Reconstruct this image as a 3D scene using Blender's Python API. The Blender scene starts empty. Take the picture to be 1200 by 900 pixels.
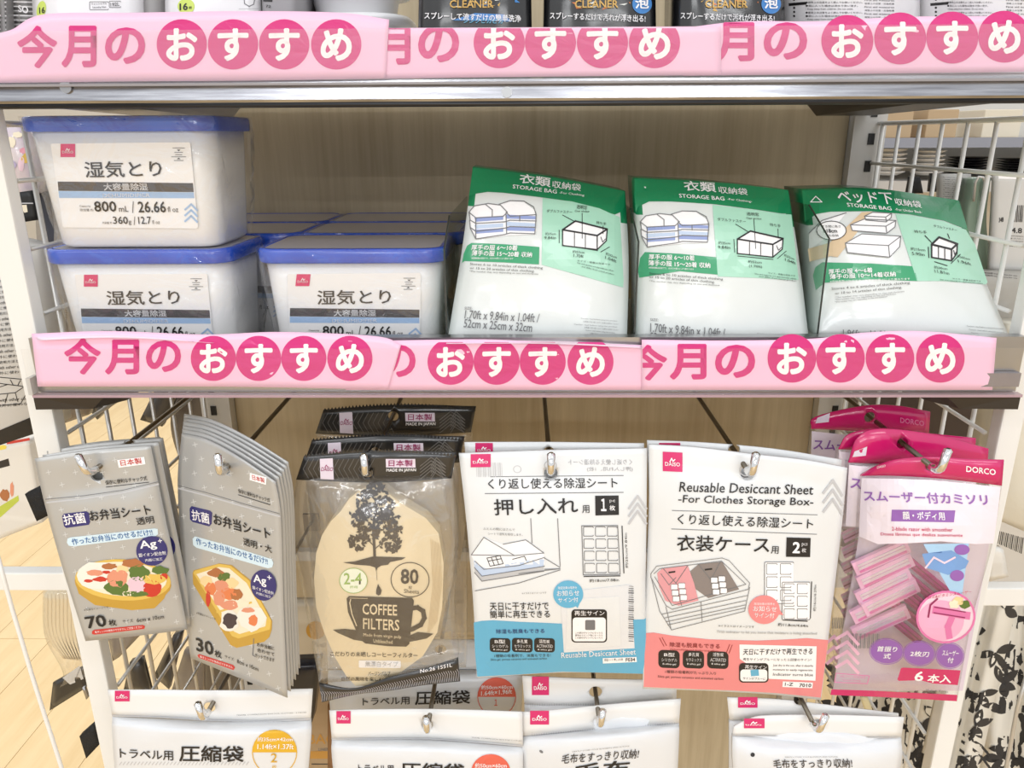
import bpy, bmesh, math, random
import numpy as np
from mathutils import Vector, Matrix
random.seed(7)
SC = bpy.context.scene
COL = SC.collection
# ---------------------------------------------------------------- camera
F = 897.0; CZ = 1.30
PITCH, YAW, ROLL = math.radians(18.0), math.radians(0.83), math.radians(-0.30)
Rm = Matrix.Rotation(YAW, 3, 'Z') @ Matrix.Rotation(math.radians(90) - PITCH, 3, 'X') @ Matrix.Rotation(ROLL, 3, 'Z')
cam_d = bpy.data.cameras.new('camera'); cam_d.sensor_width = 36.0; cam_d.lens = 36.0 * F / 1200.0
cam_d.clip_start = 0.02
cam = bpy.data.objects.new('camera', cam_d); COL.objects.link(cam)
cam.matrix_world = Matrix.Translation((0, 0, CZ)) @ Rm.to_4x4()
SC.camera = cam
# ---------------------------------------------------------------- light and exposure
SC.view_settings.view_transform = 'Standard'; SC.view_settings.look = 'None'
SC.view_settings.gamma = 1.0; SC.view_settings.use_curve_mapping = False
SC.view_settings.exposure = 0.10
SC.cycles.transparent_max_bounces = 32
w = bpy.data.worlds.new('store_ambience'); SC.world = w; w.use_nodes = True
w.node_tree.nodes['Background'].inputs[0].default_value = (0.97, 0.985, 1.0, 1)
w.node_tree.nodes['Background'].inputs[1].default_value = 0.90
def area_light(name, loc, rot, sx, sy, power, col=(0.97, 0.985, 1.0)):
    d = bpy.data.lights.new(name, 'AREA'); d.shape = 'RECTANGLE'; d.size = sx; d.size_y = sy
    d.energy = power; d.color = col
    o = bpy.data.objects.new(name, d); COL.objects.link(o); o.location = loc; o.rotation_euler = rot
    return o
for (lx, ly, pw_) in ((-1.5, -0.7, 9), (0.9, -0.7, 9), (-1.5, -2.8, 18), (0.9, -2.8, 18), (-1.2, -4.8, 46), (1.2, -4.8, 46), (-1.2, -7.2, 90), (1.2, -7.2, 90), (-1.9, 2.6, 20), (1.9, 2.4, 20)):
    area_light('ceiling_lamp', (lx, ly, 2.8), (0, 0, 0), 1.3, 0.3, pw_)
# ---------------------------------------------------------------- projection helpers
RM = np.array(Rm)
def rays(uv):
    uv = np.atleast_2d(np.asarray(uv, float))
    d = np.stack([(uv[:, 0] - 600) / F, -(uv[:, 1] - 450) / F, -np.ones(len(uv))], 1)
    return d @ RM.T
def PY(uv, Y):
    d = rays(uv); t = np.asarray(Y, float) / d[:, 1]
    p = d * t[:, None]; p[:, 2] += CZ
    return p
def P(u, v, Y): return PY([(u, v)], [Y])[0]
def PZ(u, v, z):
    d = rays([(u, v)])[0]; t = (z - CZ) / d[2]; return np.array([d[0] * t, d[1] * t, z])
# ---------------------------------------------------------------- materials
def lin(c):
    return tuple(((x / 255) / 12.92 if x / 255 <= 0.04045 else ((x / 255 + 0.055) / 1.055) ** 2.4) for x in c) + (1.0,)
MATS = {}
def mat(name, c=(200, 200, 200), r=0.5, metal=0.0, bump=0.0, bscale=40.0, coat=0.0, trans=0.0, spec=0.5, aniso=None, sub=0.0, noisecol=None):
    if name in MATS: return MATS[name]
    m = bpy.data.materials.new(name); m.use_nodes = True; nt = m.node_tree; b = nt.nodes['Principled BSDF']
    b.inputs['Base Color'].default_value = lin(c); b.inputs['Roughness'].default_value = r
    b.inputs['Metallic'].default_value = metal; b.inputs['Specular IOR Level'].default_value = spec
    b.inputs['Coat Weight'].default_value = coat; b.inputs['Coat Roughness'].default_value = 0.12
    b.inputs['Transmission Weight'].default_value = trans
    if sub: b.inputs['Subsurface Weight'].default_value = sub; b.inputs['Subsurface Scale'].default_value = 0.02
    tc = nt.nodes.new('ShaderNodeTexCoord')
    if bump:
        n = nt.nodes.new('ShaderNodeTexNoise'); n.inputs['Scale'].default_value = bscale; n.inputs['Detail'].default_value = 4
        n.inputs['Distortion'].default_value = 0.8
        bp = nt.nodes.new('ShaderNodeBump'); bp.inputs['Strength'].default_value = bump; bp.inputs['Distance'].default_value = 0.003
        nt.links.new(tc.outputs['Object'], n.inputs['Vector']); nt.links.new(n.outputs['Fac'], bp.inputs['Height'])
        nt.links.new(bp.outputs['Normal'], b.inputs['Normal'])
    if noisecol:
        n = nt.nodes.new('ShaderNodeTexNoise'); n.inputs['Scale'].default_value = noisecol[1]; n.inputs['Detail'].default_value = 5
        mp = nt.nodes.new('ShaderNodeMapping'); mp.inputs['Scale'].default_value = noisecol[2]
        rp = nt.nodes.new('ShaderNodeValToRGB'); rp.color_ramp.elements[0].position = 0.3; rp.color_ramp.elements[1].position = 0.7
        rp.color_ramp.elements[0].color = lin(c); rp.color_ramp.elements[1].color = lin(noisecol[0])
        nt.links.new(tc.outputs['Object'], mp.inputs['Vector']); nt.links.new(mp.outputs[0], n.inputs['Vector'])
        nt.links.new(n.outputs['Fac'], rp.inputs[0]); nt.links.new(rp.outputs[0], b.inputs['Base Color'])
    MATS[name] = m; return m
def clear(name, tint=(255, 255, 255), gloss=0.12, milky=0.0, rough=0.08, bump=0.4, bscale=45):
    if name in MATS: return MATS[name]
    m = bpy.data.materials.new(name); m.use_nodes = True; nt = m.node_tree; nt.nodes.clear()
    out = nt.nodes.new('ShaderNodeOutputMaterial'); tr = nt.nodes.new('ShaderNodeBsdfTransparent'); tr.inputs[0].default_value = lin(tint)
    gl = nt.nodes.new('ShaderNodeBsdfGlossy'); gl.inputs['Roughness'].default_value = rough
    df = nt.nodes.new('ShaderNodeBsdfDiffuse'); df.inputs[0].default_value = (0.9, 0.9, 0.9, 1)
    m1 = nt.nodes.new('ShaderNodeMixShader'); m2 = nt.nodes.new('ShaderNodeMixShader')
    m1.inputs[0].default_value = milky
    fr = nt.nodes.new('ShaderNodeLayerWeight'); fr.inputs[0].default_value = 0.18
    ad = nt.nodes.new('ShaderNodeMath'); ad.operation = 'MULTIPLY_ADD'; ad.inputs[1].default_value = 0.35; ad.inputs[2].default_value = gloss; ad.use_clamp = True
    n = nt.nodes.new('ShaderNodeTexNoise'); n.inputs['Scale'].default_value = bscale; n.inputs['Detail'].default_value = 3; n.inputs['Distortion'].default_value = 1.5
    tc = nt.nodes.new('ShaderNodeTexCoord')
    bp = nt.nodes.new('ShaderNodeBump'); bp.inputs['Strength'].default_value = bump; bp.inputs['Distance'].default_value = 0.004
    L = nt.links.new
    L(tc.outputs['Object'], n.inputs['Vector']); L(n.outputs['Fac'], bp.inputs['Height']); L(bp.outputs[0], gl.inputs['Normal'])
    L(fr.outputs[1], ad.inputs[0]); L(tr.outputs[0], m1.inputs[1]); L(df.outputs[0], m1.inputs[2])
    L(ad.outputs[0], m2.inputs[0]); L(m1.outputs[0], m2.inputs[1]); L(gl.outputs[0], m2.inputs[2]); L(m2.outputs[0], out.inputs[0])
    MATS[name] = m; return m
def wood(name, c1, c2, rough, sc, grain_axis):
    m = bpy.data.materials.new(name); m.use_nodes = True; nt = m.node_tree; b = nt.nodes['Principled BSDF']; L = nt.links.new
    b.inputs['Roughness'].default_value = rough
    tc = nt.nodes.new('ShaderNodeTexCoord'); mp = nt.nodes.new('ShaderNodeMapping'); mp.inputs['Scale'].default_value = grain_axis
    oi = nt.nodes.new('ShaderNodeObjectInfo')
    n = nt.nodes.new('ShaderNodeTexNoise'); n.noise_dimensions = '4D'; n.inputs['Scale'].default_value = sc; n.inputs['Detail'].default_value = 8; n.inputs['Roughness'].default_value = 0.65
    mu = nt.nodes.new('ShaderNodeMath'); mu.operation = 'MULTIPLY'; mu.inputs[1].default_value = 30
    L(oi.outputs['Random'], mu.inputs[0]); L(mu.outputs[0], n.inputs['W'])
    n2 = nt.nodes.new('ShaderNodeTexNoise'); n2.inputs['Scale'].default_value = sc * 0.12; n2.inputs['Detail'].default_value = 2
    rp = nt.nodes.new('ShaderNodeValToRGB'); rp.color_ramp.elements[0].position = 0.32; rp.color_ramp.elements[1].position = 0.68
    rp.color_ramp.elements[0].color = lin(c1); rp.color_ramp.elements[1].color = lin(c2)
    ad = nt.nodes.new('ShaderNodeMath'); ad.operation = 'MULTIPLY_ADD'; ad.inputs[1].default_value = 0.4; 
    L(tc.outputs['Object'], mp.inputs[0]); L(mp.outputs[0], n.inputs['Vector']); L(mp.outputs[0], n2.inputs['Vector'])
    sb = nt.nodes.new('ShaderNodeMath'); sb.operation = 'MULTIPLY'; sb.inputs[1].default_value = 0.6
    L(n2.outputs[0], ad.inputs[0]); L(n.outputs[0], sb.inputs[0]); L(sb.outputs[0], ad.inputs[2]); L(ad.outputs[0], rp.inputs[0]); L(rp.outputs[0], b.inputs['Base Color'])
    MATS[name] = m; return m
# ---------------------------------------------------------------- object helpers
def thing(name, loc, label, cat, group=None):
    o = bpy.data.objects.new(name, None); COL.objects.link(o); o.location = Vector([float(x) for x in loc]); o.empty_display_size = 0.02
    o['label'] = label; o['category'] = cat
    if group: o['group'] = group
    return o
def rootloc(par):
    while par is not None and par.parent is not None: par = par.parent
    return np.array(par.location) if par is not None else np.zeros(3)
def mk(name, V, Fc, m, par=None, smooth=False, label=None, kind=None):
    V = np.asarray(V, float)
    off = rootloc(par)
    loc = None
    if par is None:
        loc = np.array([(V[:, 0].min() + V[:, 0].max()) / 2, (V[:, 1].min() + V[:, 1].max()) / 2, V[:, 2].min()]); off = loc
    me = bpy.data.meshes.new(name); me.from_pydata((V - off).tolist(), [], [tuple(int(i) for i in f) for f in Fc]); me.materials.append(m)
    if smooth: me.polygons.foreach_set('use_smooth', [True] * len(me.polygons))
    me.update()
    o = bpy.data.objects.new(name, me); COL.objects.link(o)
    if loc is not None: o.location = Vector(loc.tolist())
    if par is not None: o.parent = par
    if label: o['label'] = label
    if kind: o['kind'] = kind
    return o
def tag(o, label, cat, group=None):
    o['label'] = label; o['category'] = cat
    if group: o['group'] = group
    return o
def box_vf(x0, x1, y0, y1, z0, z1):
    V = [(x, y, z) for z in (z0, z1) for y in (y0, y1) for x in (x0, x1)]
    return V, [(0, 2, 3, 1), (4, 5, 7, 6), (0, 1, 5, 4), (2, 6, 7, 3), (0, 4, 6, 2), (1, 3, 7, 5)]
def join(parts):
    V = []; Fc = []; n = 0
    for v, f in parts:
        V += [tuple(p) for p in v]; Fc += [tuple(i + n for i in q) for q in f]; n += len(v)
    return V, Fc
def box(name, b, m, par=None, bev=0.0, **k):
    o = mk(name, *box_vf(*b), m, par, **k)
    if bev:
        bm = bmesh.new(); bm.from_mesh(o.data)
        bmesh.ops.bevel(bm, geom=bm.edges[:], offset=bev, segments=2, affect='EDGES', profile=0.6)
        bm.to_mesh(o.data); bm.free()
    return o
def tube_vf(pts, r, n=10, cap=True):
    pts = [Vector([float(c) for c in p]) for p in pts]; V = []; Fc = []
    up = None
    for i, p in enumerate(pts):
        d = (pts[min(i + 1, len(pts) - 1)] - pts[max(i - 1, 0)]).normalized()
        if up is None: up = Vector((0, 0, 1)) if abs(d.z) < 0.9 else Vector((1, 0, 0))
        a = (up - d * up.dot(d)).normalized(); up = a; b = d.cross(a)
        rr = r[i] if isinstance(r, (list, tuple)) else r
        for k in range(n):
            t = 2 * math.pi * k / n; V.append(tuple(p + a * math.cos(t) * rr + b * math.sin(t) * rr))
    for i in range(len(pts) - 1):
        for k in range(n):
            Fc.append((i * n + k, i * n + (k + 1) % n, (i + 1) * n + (k + 1) % n, (i + 1) * n + k))
    if cap: Fc.append(tuple(range(n))[::-1]); Fc.append(tuple((len(pts) - 1) * n + k for k in range(n)))
    return V, Fc
def tube(name, pts, r, m, par=None, n=10, **k): return mk(name, *tube_vf(pts, r, n), m, par, smooth=True, **k)
def arc_pts(p0, p1, p2, n=6):
    p0, p1, p2 = map(np.array, (p0, p1, p2)); return [tuple((1 - t) ** 2 * p0 + 2 * t * (1 - t) * p1 + t * t * p2) for t in np.linspace(0, 1, n)]
# ---------------------------------------------------------------- surfaces of packs, with print that lies on them
def cw(n, t):
    t = np.clip(np.asarray(t, float), -0.15, 1.15); x = t * (n - 1); W = np.zeros((len(t), n))
    if n == 2: W[:, 0] = 1 - x; W[:, 1] = x; return W
    i = np.clip(np.floor(x).astype(int), 0, n - 2); f = x - i
    c = [-0.5 * f + f ** 2 - 0.5 * f ** 3, 1 - 2.5 * f ** 2 + 1.5 * f ** 3, 0.5 * f + 2 * f ** 2 - 1.5 * f ** 3, -0.5 * f ** 2 + 0.5 * f ** 3]
    for k in range(len(t)):
        for j, q in zip((-1, 0, 1, 2), c):
            idx = i[k] + j
            if idx < 0: W[k, 0] += 2 * q[k]; W[k, 1] -= q[k]
            elif idx > n - 1: W[k, n - 1] += 2 * q[k]; W[k, n - 2] -= q[k]
            else: W[k, idx] += q[k]
    return W
def pillow(p=4, t0=0.0, t1=1.0, s0=0.0, s1=1.0):
    def f(s, t):
        a = np.clip((s - s0) / (s1 - s0), 0, 1); b = np.clip((t - t0) / (t1 - t0), 0, 1)
        return (1 - np.abs(2 * a - 1) ** p) * (1 - np.abs(2 * b - 1) ** p)
    return f
SPLIT = {'sheet_drawing', 'case_drawing', 'bed_drawing', 'bed_frame_drawing', 'quilt_drawing', 'collar_tab', 'food_picture', 'white_strip', 'yellow_patch', 'picture_patch', 'shirt_drawing', 'pale_tag'}
class Surf:
    def __init__(s, net, bulge=0.0, bf=None, wr=0.0, seed=1, K=None, off=0.0003, cell=8.0):
        s.net = np.array(net, float); s.R, s.C = s.net.shape[:2]; s.bulge = bulge; s.bf = bf or pillow(); s.wr = wr; s.off = off; s.cell = cell
        s.K = K or (0, 0, 1); s.seed = seed; rg = np.random.RandomState(seed); s.q = []
        for k in range(9):
            a = rg.uniform(0, math.pi); fr = rg.uniform(1.2, 9); s.q.append((math.cos(a) * fr * 2 * math.pi, math.sin(a) * fr * 2 * math.pi, rg.uniform(0, 6.28), rg.uniform(0.4, 1) / (1 + fr * 0.35)))
        s.batch = {}; s.order = []
        g = np.linspace(0, 1, 15); s.g0 = np.array([(a, b) for b in g for a in g]); s.g0p = s.uv(s.g0[:, 0], s.g0[:, 1])[:, :2]
    def uv(s, a, b):
        return np.einsum('kr,kc,rcd->kd', cw(s.R, b), cw(s.C, a), s.net)
    def depth(s, a, b, y):
        h = s.bulge * s.bf(a, b) if s.bulge else 0 * a
        if s.wr:
            e = np.clip(np.minimum(np.minimum(a, 1 - a), np.minimum(b, 1 - b)) * 12, 0, 1); z = 0 * a
            for (fx, fy, ph, am) in s.q: z = z + am * np.abs(np.sin(fx * a * 0.5 + fy * b * 0.5 + ph)) ** 1.5
            h = h + s.wr * z * (0.25 + 0.75 * e) * 0.45
        return y - h
    def inv(s, px):
        px = np.atleast_2d(np.asarray(px, float)); st = np.empty_like(px)
        for i in range(0, len(px), 4000):
            q = px[i:i + 4000]; d = ((q[:, None, :] - s.g0p[None]) ** 2).sum(2); st[i:i + 4000] = s.g0[d.argmin(1)]
        h = 1e-3
        for _ in range(7):
            f = s.uv(st[:, 0], st[:, 1])[:, :2] - px; fa = (s.uv(st[:, 0] + h, st[:, 1])[:, :2] - px - f) / h; fb = (s.uv(st[:, 0], st[:, 1] + h)[:, :2] - px - f) / h
            det = fa[:, 0] * fb[:, 1] - fa[:, 1] * fb[:, 0]; det = np.where(np.abs(det) < 1e-6, 1e-6, det)
            st[:, 0] -= (f[:, 0] * fb[:, 1] - f[:, 1] * fb[:, 0]) / det; st[:, 1] -= (fa[:, 0] * f[:, 1] - fa[:, 1] * f[:, 0]) / det
            st = np.clip(st, -0.12, 1.12)
        return st
    def at(s, px, layer=0):
        st = s.inv(px); y = s.uv(st[:, 0], st[:, 1])[:, 2]
        return PY(px, s.depth(st[:, 0], st[:, 1], y) - layer * s.off)
    def k(s, pts):
        pts = np.atleast_2d(np.asarray(pts, float)); return np.stack([s.K[0] + pts[:, 0] / s.K[2], s.K[1] + pts[:, 1] / s.K[2]], 1)
    def body(s, name, m, par, th=0.002, bb=0.0, edge=None, smooth=True, label=None, rim=None):
        w = np.linalg.norm(s.net[0, 0, :2] - s.net[0, -1, :2]); h = np.linalg.norm(s.net[0, 0, :2] - s.net[-1, 0, :2])
        N = int(max(3, min(56, w / 7))); M = int(max(3, min(64, h / 7)))
        a, b = np.meshgrid(np.linspace(0, 1, N + 1), np.linspace(0, 1, M + 1)); a = a.ravel(); b = b.ravel(); q = s.uv(a, b)
        fr = PY(q[:, :2], s.depth(a, b, q[:, 2])); bk = PY(q[:, :2], q[:, 2]); bk[:, 1] += th + bb * s.bf(a, b)
        V = np.vstack([fr, bk]); n = len(fr); Fc = []
        for j in range(M):
            for i in range(N):
                c = j * (N + 1) + i; Fc.append((c, c + N + 1, c + N + 2, c + 1)); Fc.append((c + n, c + 1 + n, c + N + 2 + n, c + N + 1 + n))
        for i in range(N):
            Fc.append((i, i + 1, i + 1 + n, i + n)); c = M * (N + 1) + i; Fc.append((c + 1, c, c + n, c + 1 + n))
        for j in range(M):
            c = j * (N + 1); d = c + N + 1; Fc.append((d, c, c + n, d + n)); c += N; d += N; Fc.append((c, d, d + n, c + n))
        o = mk(name, V, Fc, m, par, smooth=smooth, label=label)
        if rim:
            o.data.materials.append(rim[0]); nn = len(fr)
            for p_, f in zip(o.data.polygons, Fc):
                v = [i % nn for i in f]; jj = min(i // (N + 1) for i in v) / M; ii = [i % (N + 1) for i in v]
                if jj < rim[1] and (max(f) >= nn or min(ii) == 0 or max(ii) == N or jj == 0): p_.material_index = 1
        return o
    # print
    def add(s, name, m, V, Fc):
        if not len(Fc): return
        k_ = (name, m.name)
        if k_ not in s.batch: s.batch[k_] = ([], [], m); s.order.append(k_)
        B = s.batch[k_]; n = len(B[0]); B[0].extend(V); B[1].extend([tuple(int(i) + n for i in f) for f in Fc])
    def mesh2d(s, name, m, V, Fc, layer=1, clip=None, raw=False):
        V = np.asarray(V, float)
        if not len(V): return
        ext = max(V[:, 0].max() - V[:, 0].min(), V[:, 1].max() - V[:, 1].min())
        if clip or (ext > s.cell * 1.6 and not raw):
            bm = bmesh.new(); vs = [bm.verts.new((x, y, 0)) for x, y in V]
            for f in Fc:
                try: bm.faces.new([vs[i] for i in f])
                except ValueError: pass
            bmesh.ops.triangulate(bm, faces=[f for f in bm.faces if len(f.verts) > 4])
            for (cx, cy, nx, ny) in (clip or []):
                bmesh.ops.bisect_plane(bm, geom=bm.verts[:] + bm.edges[:] + bm.faces[:], plane_co=(cx, cy, 0), plane_no=(nx, ny, 0), clear_outer=True)
            if not raw:
                lo = V.min(0); hi = V.max(0)
                for ax in (0, 1):
                    x = math.ceil(lo[ax] / s.cell) * s.cell
                    while x < hi[ax]:
                        co = [0, 0, 0]; no = [0, 0, 0]; co[ax] = x + 0.0137; no[ax] = 1
                        bmesh.ops.bisect_plane(bm, geom=bm.verts[:] + bm.edges[:] + bm.faces[:], plane_co=co, plane_no=no)
                        x += s.cell
            bm.verts.index_update(); V = np.array([(v.co.x, v.co.y) for v in bm.verts]); Fc = [tuple(v.index for v in f.verts) for f in bm.faces]; bm.free()
            if not len(V) or not len(Fc): return
        s.add(name, m, s.at(V, layer).tolist(), Fc)
    def reg(s, name, pts, m, layer=1, clip=None):
        if name in SPLIT: s.nsp = getattr(s, 'nsp', 0) + 1; name += '#%d' % s.nsp
        s.mesh2d(name, m, s.k(pts), [tuple(range(len(pts)))], layer, clip)
    def line(s, name, pts, w, m, layer=2, closed=False, clip=None):
        p = s.k(pts); w = w / s.K[2] / 2
        if closed: p = np.vstack([p, p[:1]])
        V = []; Fc = []
        for a, b in zip(p[:-1], p[1:]):
            d = b - a; L = np.linalg.norm(d)
            if L < 1e-6: continue
            d /= L; nn = np.array([-d[1], d[0]]) * w; e = d * w * 0.7; n = len(V)
            V += [a - nn - e, b - nn + e, b + nn + e, a + nn - e]; Fc.append((n, n + 1, n + 2, n + 3))
        if V: s.mesh2d(name, m, V, Fc, layer, clip)
    def ring(s, name, cx, cy, rx, ry, w, m, layer=2, rot=0, clip=None):
        s.line(name, el(cx, cy, rx, ry, rot), w, m, layer, closed=True, clip=clip)
    def text(s, name, txt, x0, y0, x1, y1, h, m, bold=0.0, layer=3, clip=None, mono=False, up=None, mirror=False):
        V, Fc = glyphs(txt, bold, mono)
        if not len(V): return
        a, b = s.k([(x0, y0), (x1, y1)]); h = h / s.K[2]
        if up is None:
            c = (a + b) / 2; st = s.inv([c])[0]; q = s.uv(np.array([st[0], st[0]]), np.array([st[1] - 0.02, st[1] + 0.02])); up = (q[0] - q[1])[:2]
        up = np.array(up, float); up = up / np.linalg.norm(up) * h
        if mirror: V = V.copy(); V[:, 0] = 1 - V[:, 0]
        Q = a + V[:, :1] * (b - a) + V[:, 1:] * up
        s.mesh2d(name, m, Q, Fc, layer, clip)
    def flush(s, par):
        made = {}
        for k_ in s.order:
            V, Fc, m = s.batch[k_]; nm = k_[0]; p = par
            if '/' in nm:
                a, nm = nm.split('/'); p = made.get(a, par)
            o = mk(nm.split('#')[0], V, Fc, m, p); made.setdefault(nm, o)
        s.batch = {}; s.order = []
        return made
GC = {}
def glyphs(txt, bold=0.0, mono=False):
    key = (txt, bold)
    if key in GC: return GC[key]
    cu = bpy.data.curves.new('t', 'FONT'); cu.body = txt; cu.size = 1; cu.resolution_u = 4 if bold > 0.045 else 2; cu.fill_mode = 'FRONT'
    ob = bpy.data.objects.new('t', cu); COL.objects.link(ob); dg = bpy.context.evaluated_depsgraph_get()
    me = ob.evaluated_get(dg).to_mesh(); V = np.array([(v.co.x, v.co.y) for v in me.vertices]); Fc = [tuple(p.vertices) for p in me.polygons]
    ob.to_mesh_clear(); COL.objects.unlink(ob); bpy.data.objects.remove(ob); bpy.data.curves.remove(cu)
    if len(V) and bold:
        k = 8 if bold > 0.045 else 4; n = len(V); A = []; B = []
        for i in range(k):
            t = 2 * math.pi * (i + 0.5) / k; A.append(V + np.array([math.cos(t), math.sin(t)]) * bold * 0.62); B += [tuple(j + n * i for j in f) for f in Fc]
        V = np.vstack(A); Fc = B
    if len(V):
        lo = V.min(0); hi = V.max(0); V = (V - lo) / np.maximum(hi - lo, 1e-6)
    GC[key] = (V, Fc); return GC[key]
def el(cx, cy, rx, ry=None, rot=0, n=28, a0=0, a1=360):
    ry = rx if ry is None else ry; c, s_ = math.cos(math.radians(rot)), math.sin(math.radians(rot)); full = (a1 - a0) >= 360
    A = [math.radians(a0 + (a1 - a0) * i / (n if full else n - 1)) for i in range(n)]
    return [(cx + rx * math.cos(t) * c - ry * math.sin(t) * s_, cy + rx * math.cos(t) * s_ + ry * math.sin(t) * c) for t in A]
def rr(x0, y0, x1, y1, r, dy=0.0, dx=0.0):
    """rounded rectangle; dy: drop of the right side, dx: shift of the bottom"""
    P_ = []
    for (cx, cy, a) in ((x1 - r, y1 - r, 0), (x0 + r, y1 - r, 90), (x0 + r, y0 + r, 180), (x1 - r, y0 + r, 270)):
        for k in range(5): t = math.radians(a + 22.5 * k); P_.append((cx + r * math.cos(t), cy + r * math.sin(t)))
    return [(x + dx * (y - y0) / (y1 - y0), y + dy * (x - x0) / (x1 - x0)) for x, y in P_]
def quad(*p): return [tuple(q) for q in p]
def blob(cx, cy, rx, ry, seed, j=0.18, n=16):
    rg = random.Random(seed); return [(cx + rx * (1 + rg.uniform(-j, j)) * math.cos(2 * math.pi * i / n), cy + ry * (1 + rg.uniform(-j, j)) * math.sin(2 * math.pi * i / n)) for i in range(n)]
def onrod(u, v, Yh, Y):
    k = Yh / Y; return (613 + (u - 613) * k, 165 + (v - 165) * k)
def punch(o, px, Y, rad):
    c = P(px[0], px[1], Y); off = np.array(o.location) if o.parent is None else rootloc(o)
    V, Fc = tube_vf([c - (0, .03, 0) - off, c + (0, .06, 0) - off], rad, 20)
    me = bpy.data.meshes.new('c'); me.from_pydata([tuple(v) for v in V], [], Fc); co = bpy.data.objects.new('c', me); COL.objects.link(co)
    co.matrix_world = Matrix.Translation(Vector(off.tolist())) if False else Matrix.Identity(4)
    pr = o.parent; o.parent = None
    md = o.modifiers.new('h', 'BOOLEAN'); md.object = co; md.operation = 'DIFFERENCE'; md.solver = 'EXACT'
    dg = bpy.context.evaluated_depsgraph_get(); nm = bpy.data.meshes.new_from_object(o.evaluated_get(dg))
    o.modifiers.remove(md)
    if len(nm.polygons) > 10: o.data = nm
    o.parent = pr; bpy.data.objects.remove(co)
    return o
# ================================================================ materials
WHITE = mat('white_enamel', (236, 235, 231), 0.35, coat=0.2)
GREYM = mat('grey_enamel', (196, 194, 190), 0.4)
STEEL = mat('brushed_steel', (170, 170, 172), 0.28, metal=1.0)
CHROME = mat('chrome', (225, 225, 225), 0.08, metal=1.0)
DSTEEL = mat('dark_steel', (120, 112, 100), 0.3, metal=1.0)
BLACK = mat('black_plastic', (18, 18, 20), 0.45)
ZINC = mat('zinc_wire', (200, 198, 194), 0.3, metal=0.55)
PANEL = wood('wood_grain_panel', (166, 149, 120), (200, 185, 155), 0.55, 5.0, (18, 18, 0.9))
PLANK = wood('pale_floor_plank', (226, 192, 136), (246, 220, 172), 0.32, 3.0, (10, 1.0, 10))
JOINT = mat('plank_joint', (208, 176, 126), 0.5)
CARD = mat('white_card', (238, 237, 236), 0.5)
# ================================================================ floor: planks up to where they recede
o = box('floor', (-7, 7, -5, 9, -0.012, -0.004), JOINT); o['kind'] = 'structure'; floor = o
pw, pl = 0.16, 0.9
V0, F0 = box_vf(0, pw - 0.0015, 0, pl - 0.0015, -0.004, 0.0)
pme = bpy.data.meshes.new('plank'); pme.from_pydata([(a, b, c + 0.008) for a, b, c in V0], [], F0); pme.materials.append(PLANK)
pcount = 0
for i in range(-18, 6):
    for j in range(0, 6):
        x = i * pw; y = 0.35 + j * pl + (0.37 * (i % 3)) - 0.4
        if y > 5.2: continue
        p = bpy.data.objects.new('plank', pme); COL.objects.link(p); p.parent = floor
        p.location = Vector((x, y, -0.004)) - floor.location
o = box('floor_far', (-7, 7, 4.8, 9, -0.004, 0.0), PLANK); o['kind'] = 'structure'
# back wall of the shop, far behind the racks
o = box('wall_back', (-7, 7, 8.9, 9.0, 0, 3.2), mat('shop_wall', (228, 224, 216), 0.7)); o['kind'] = 'structure'
for sx, nm in ((-1, 'wall_left'), (1, 'wall_right')):
    x0, x1 = sorted((sx * 6.9, sx * 7.0)); o = box(nm, (x0, x1, -1.0, 8.9, 0, 3.2), MATS['shop_wall']); o['kind'] = 'structure'
# ================================================================ the rack
Y0, YB = 0.67, 1.07
ZL, ZU = CZ - 0.215, CZ + 0.047        # shelf surfaces
rack = thing('display_rack', (0, 0.87, 0), 'white steel display rack with wood grain back panel holding the shelves and hooks', 'display rack')
for sx in (-1, 1):
    x0, x1 = sorted((sx * (0.4495 if sx < 0 else 0.4525), sx * 0.473))
    box('front_post', (x0, x1, 0.682, 0.699, 0.008, CZ + 0.55), WHITE, rack, bev=0.002)
    x0, x1 = sorted((sx * 0.428, sx * 0.470))
    up = box('slotted_upright', (x0, x1, 1.048, 1.085, 0.008, CZ + 0.55), GREYM, rack)
    parts = [box_vf(sx * 0.452 - 0.004, sx * 0.452 + 0.004, 1.0466, 1.049, z, z + 0.014) for z in np.arange(0.3, CZ + 0.4, 0.034)]
    mk('slot', *join(parts), BLACK, up, kind='stuff')
    x0, x1 = sorted((sx * 0.41, sx * 0.47))
    box('foot', (x0, x1, 0.6, 1.1, 0.008, 0.06), WHITE, rack)
# upper and lower back panels with a seam
box('back_panel', (-0.427, 0.427, YB - 0.006, YB + 0.004, CZ - 0.262, CZ + 0.5), PANEL, rack)
box('back_panel', (-0.427, 0.427, YB - 0.003, YB + 0.007, 0.1, CZ - 0.266), PANEL, rack)
# outward reaching cross bars of the neighbouring bays
zb = P(40, 682, 0.69)[2]
box('cross_bar', (-0.95, -0.4735, 0.690, 0.704, zb - 0.0105, zb + 0.0105), WHITE, rack, bev=0.0015)
zb = P(1175, 700, 0.69)[2]
box('cross_bar', (0.4735, 0.95, 0.690, 0.704, zb - 0.0105, zb + 0.0105), WHITE, rack, bev=0.0015)
# bars that carry the hooks, along the back
for zz in (CZ - 0.262 - 0.072, CZ - 0.62):
    box('hook_rail', (-0.43, 0.43, 1.043, 1.056, zz - 0.008, zz + 0.008), GREYM, rack)
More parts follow.
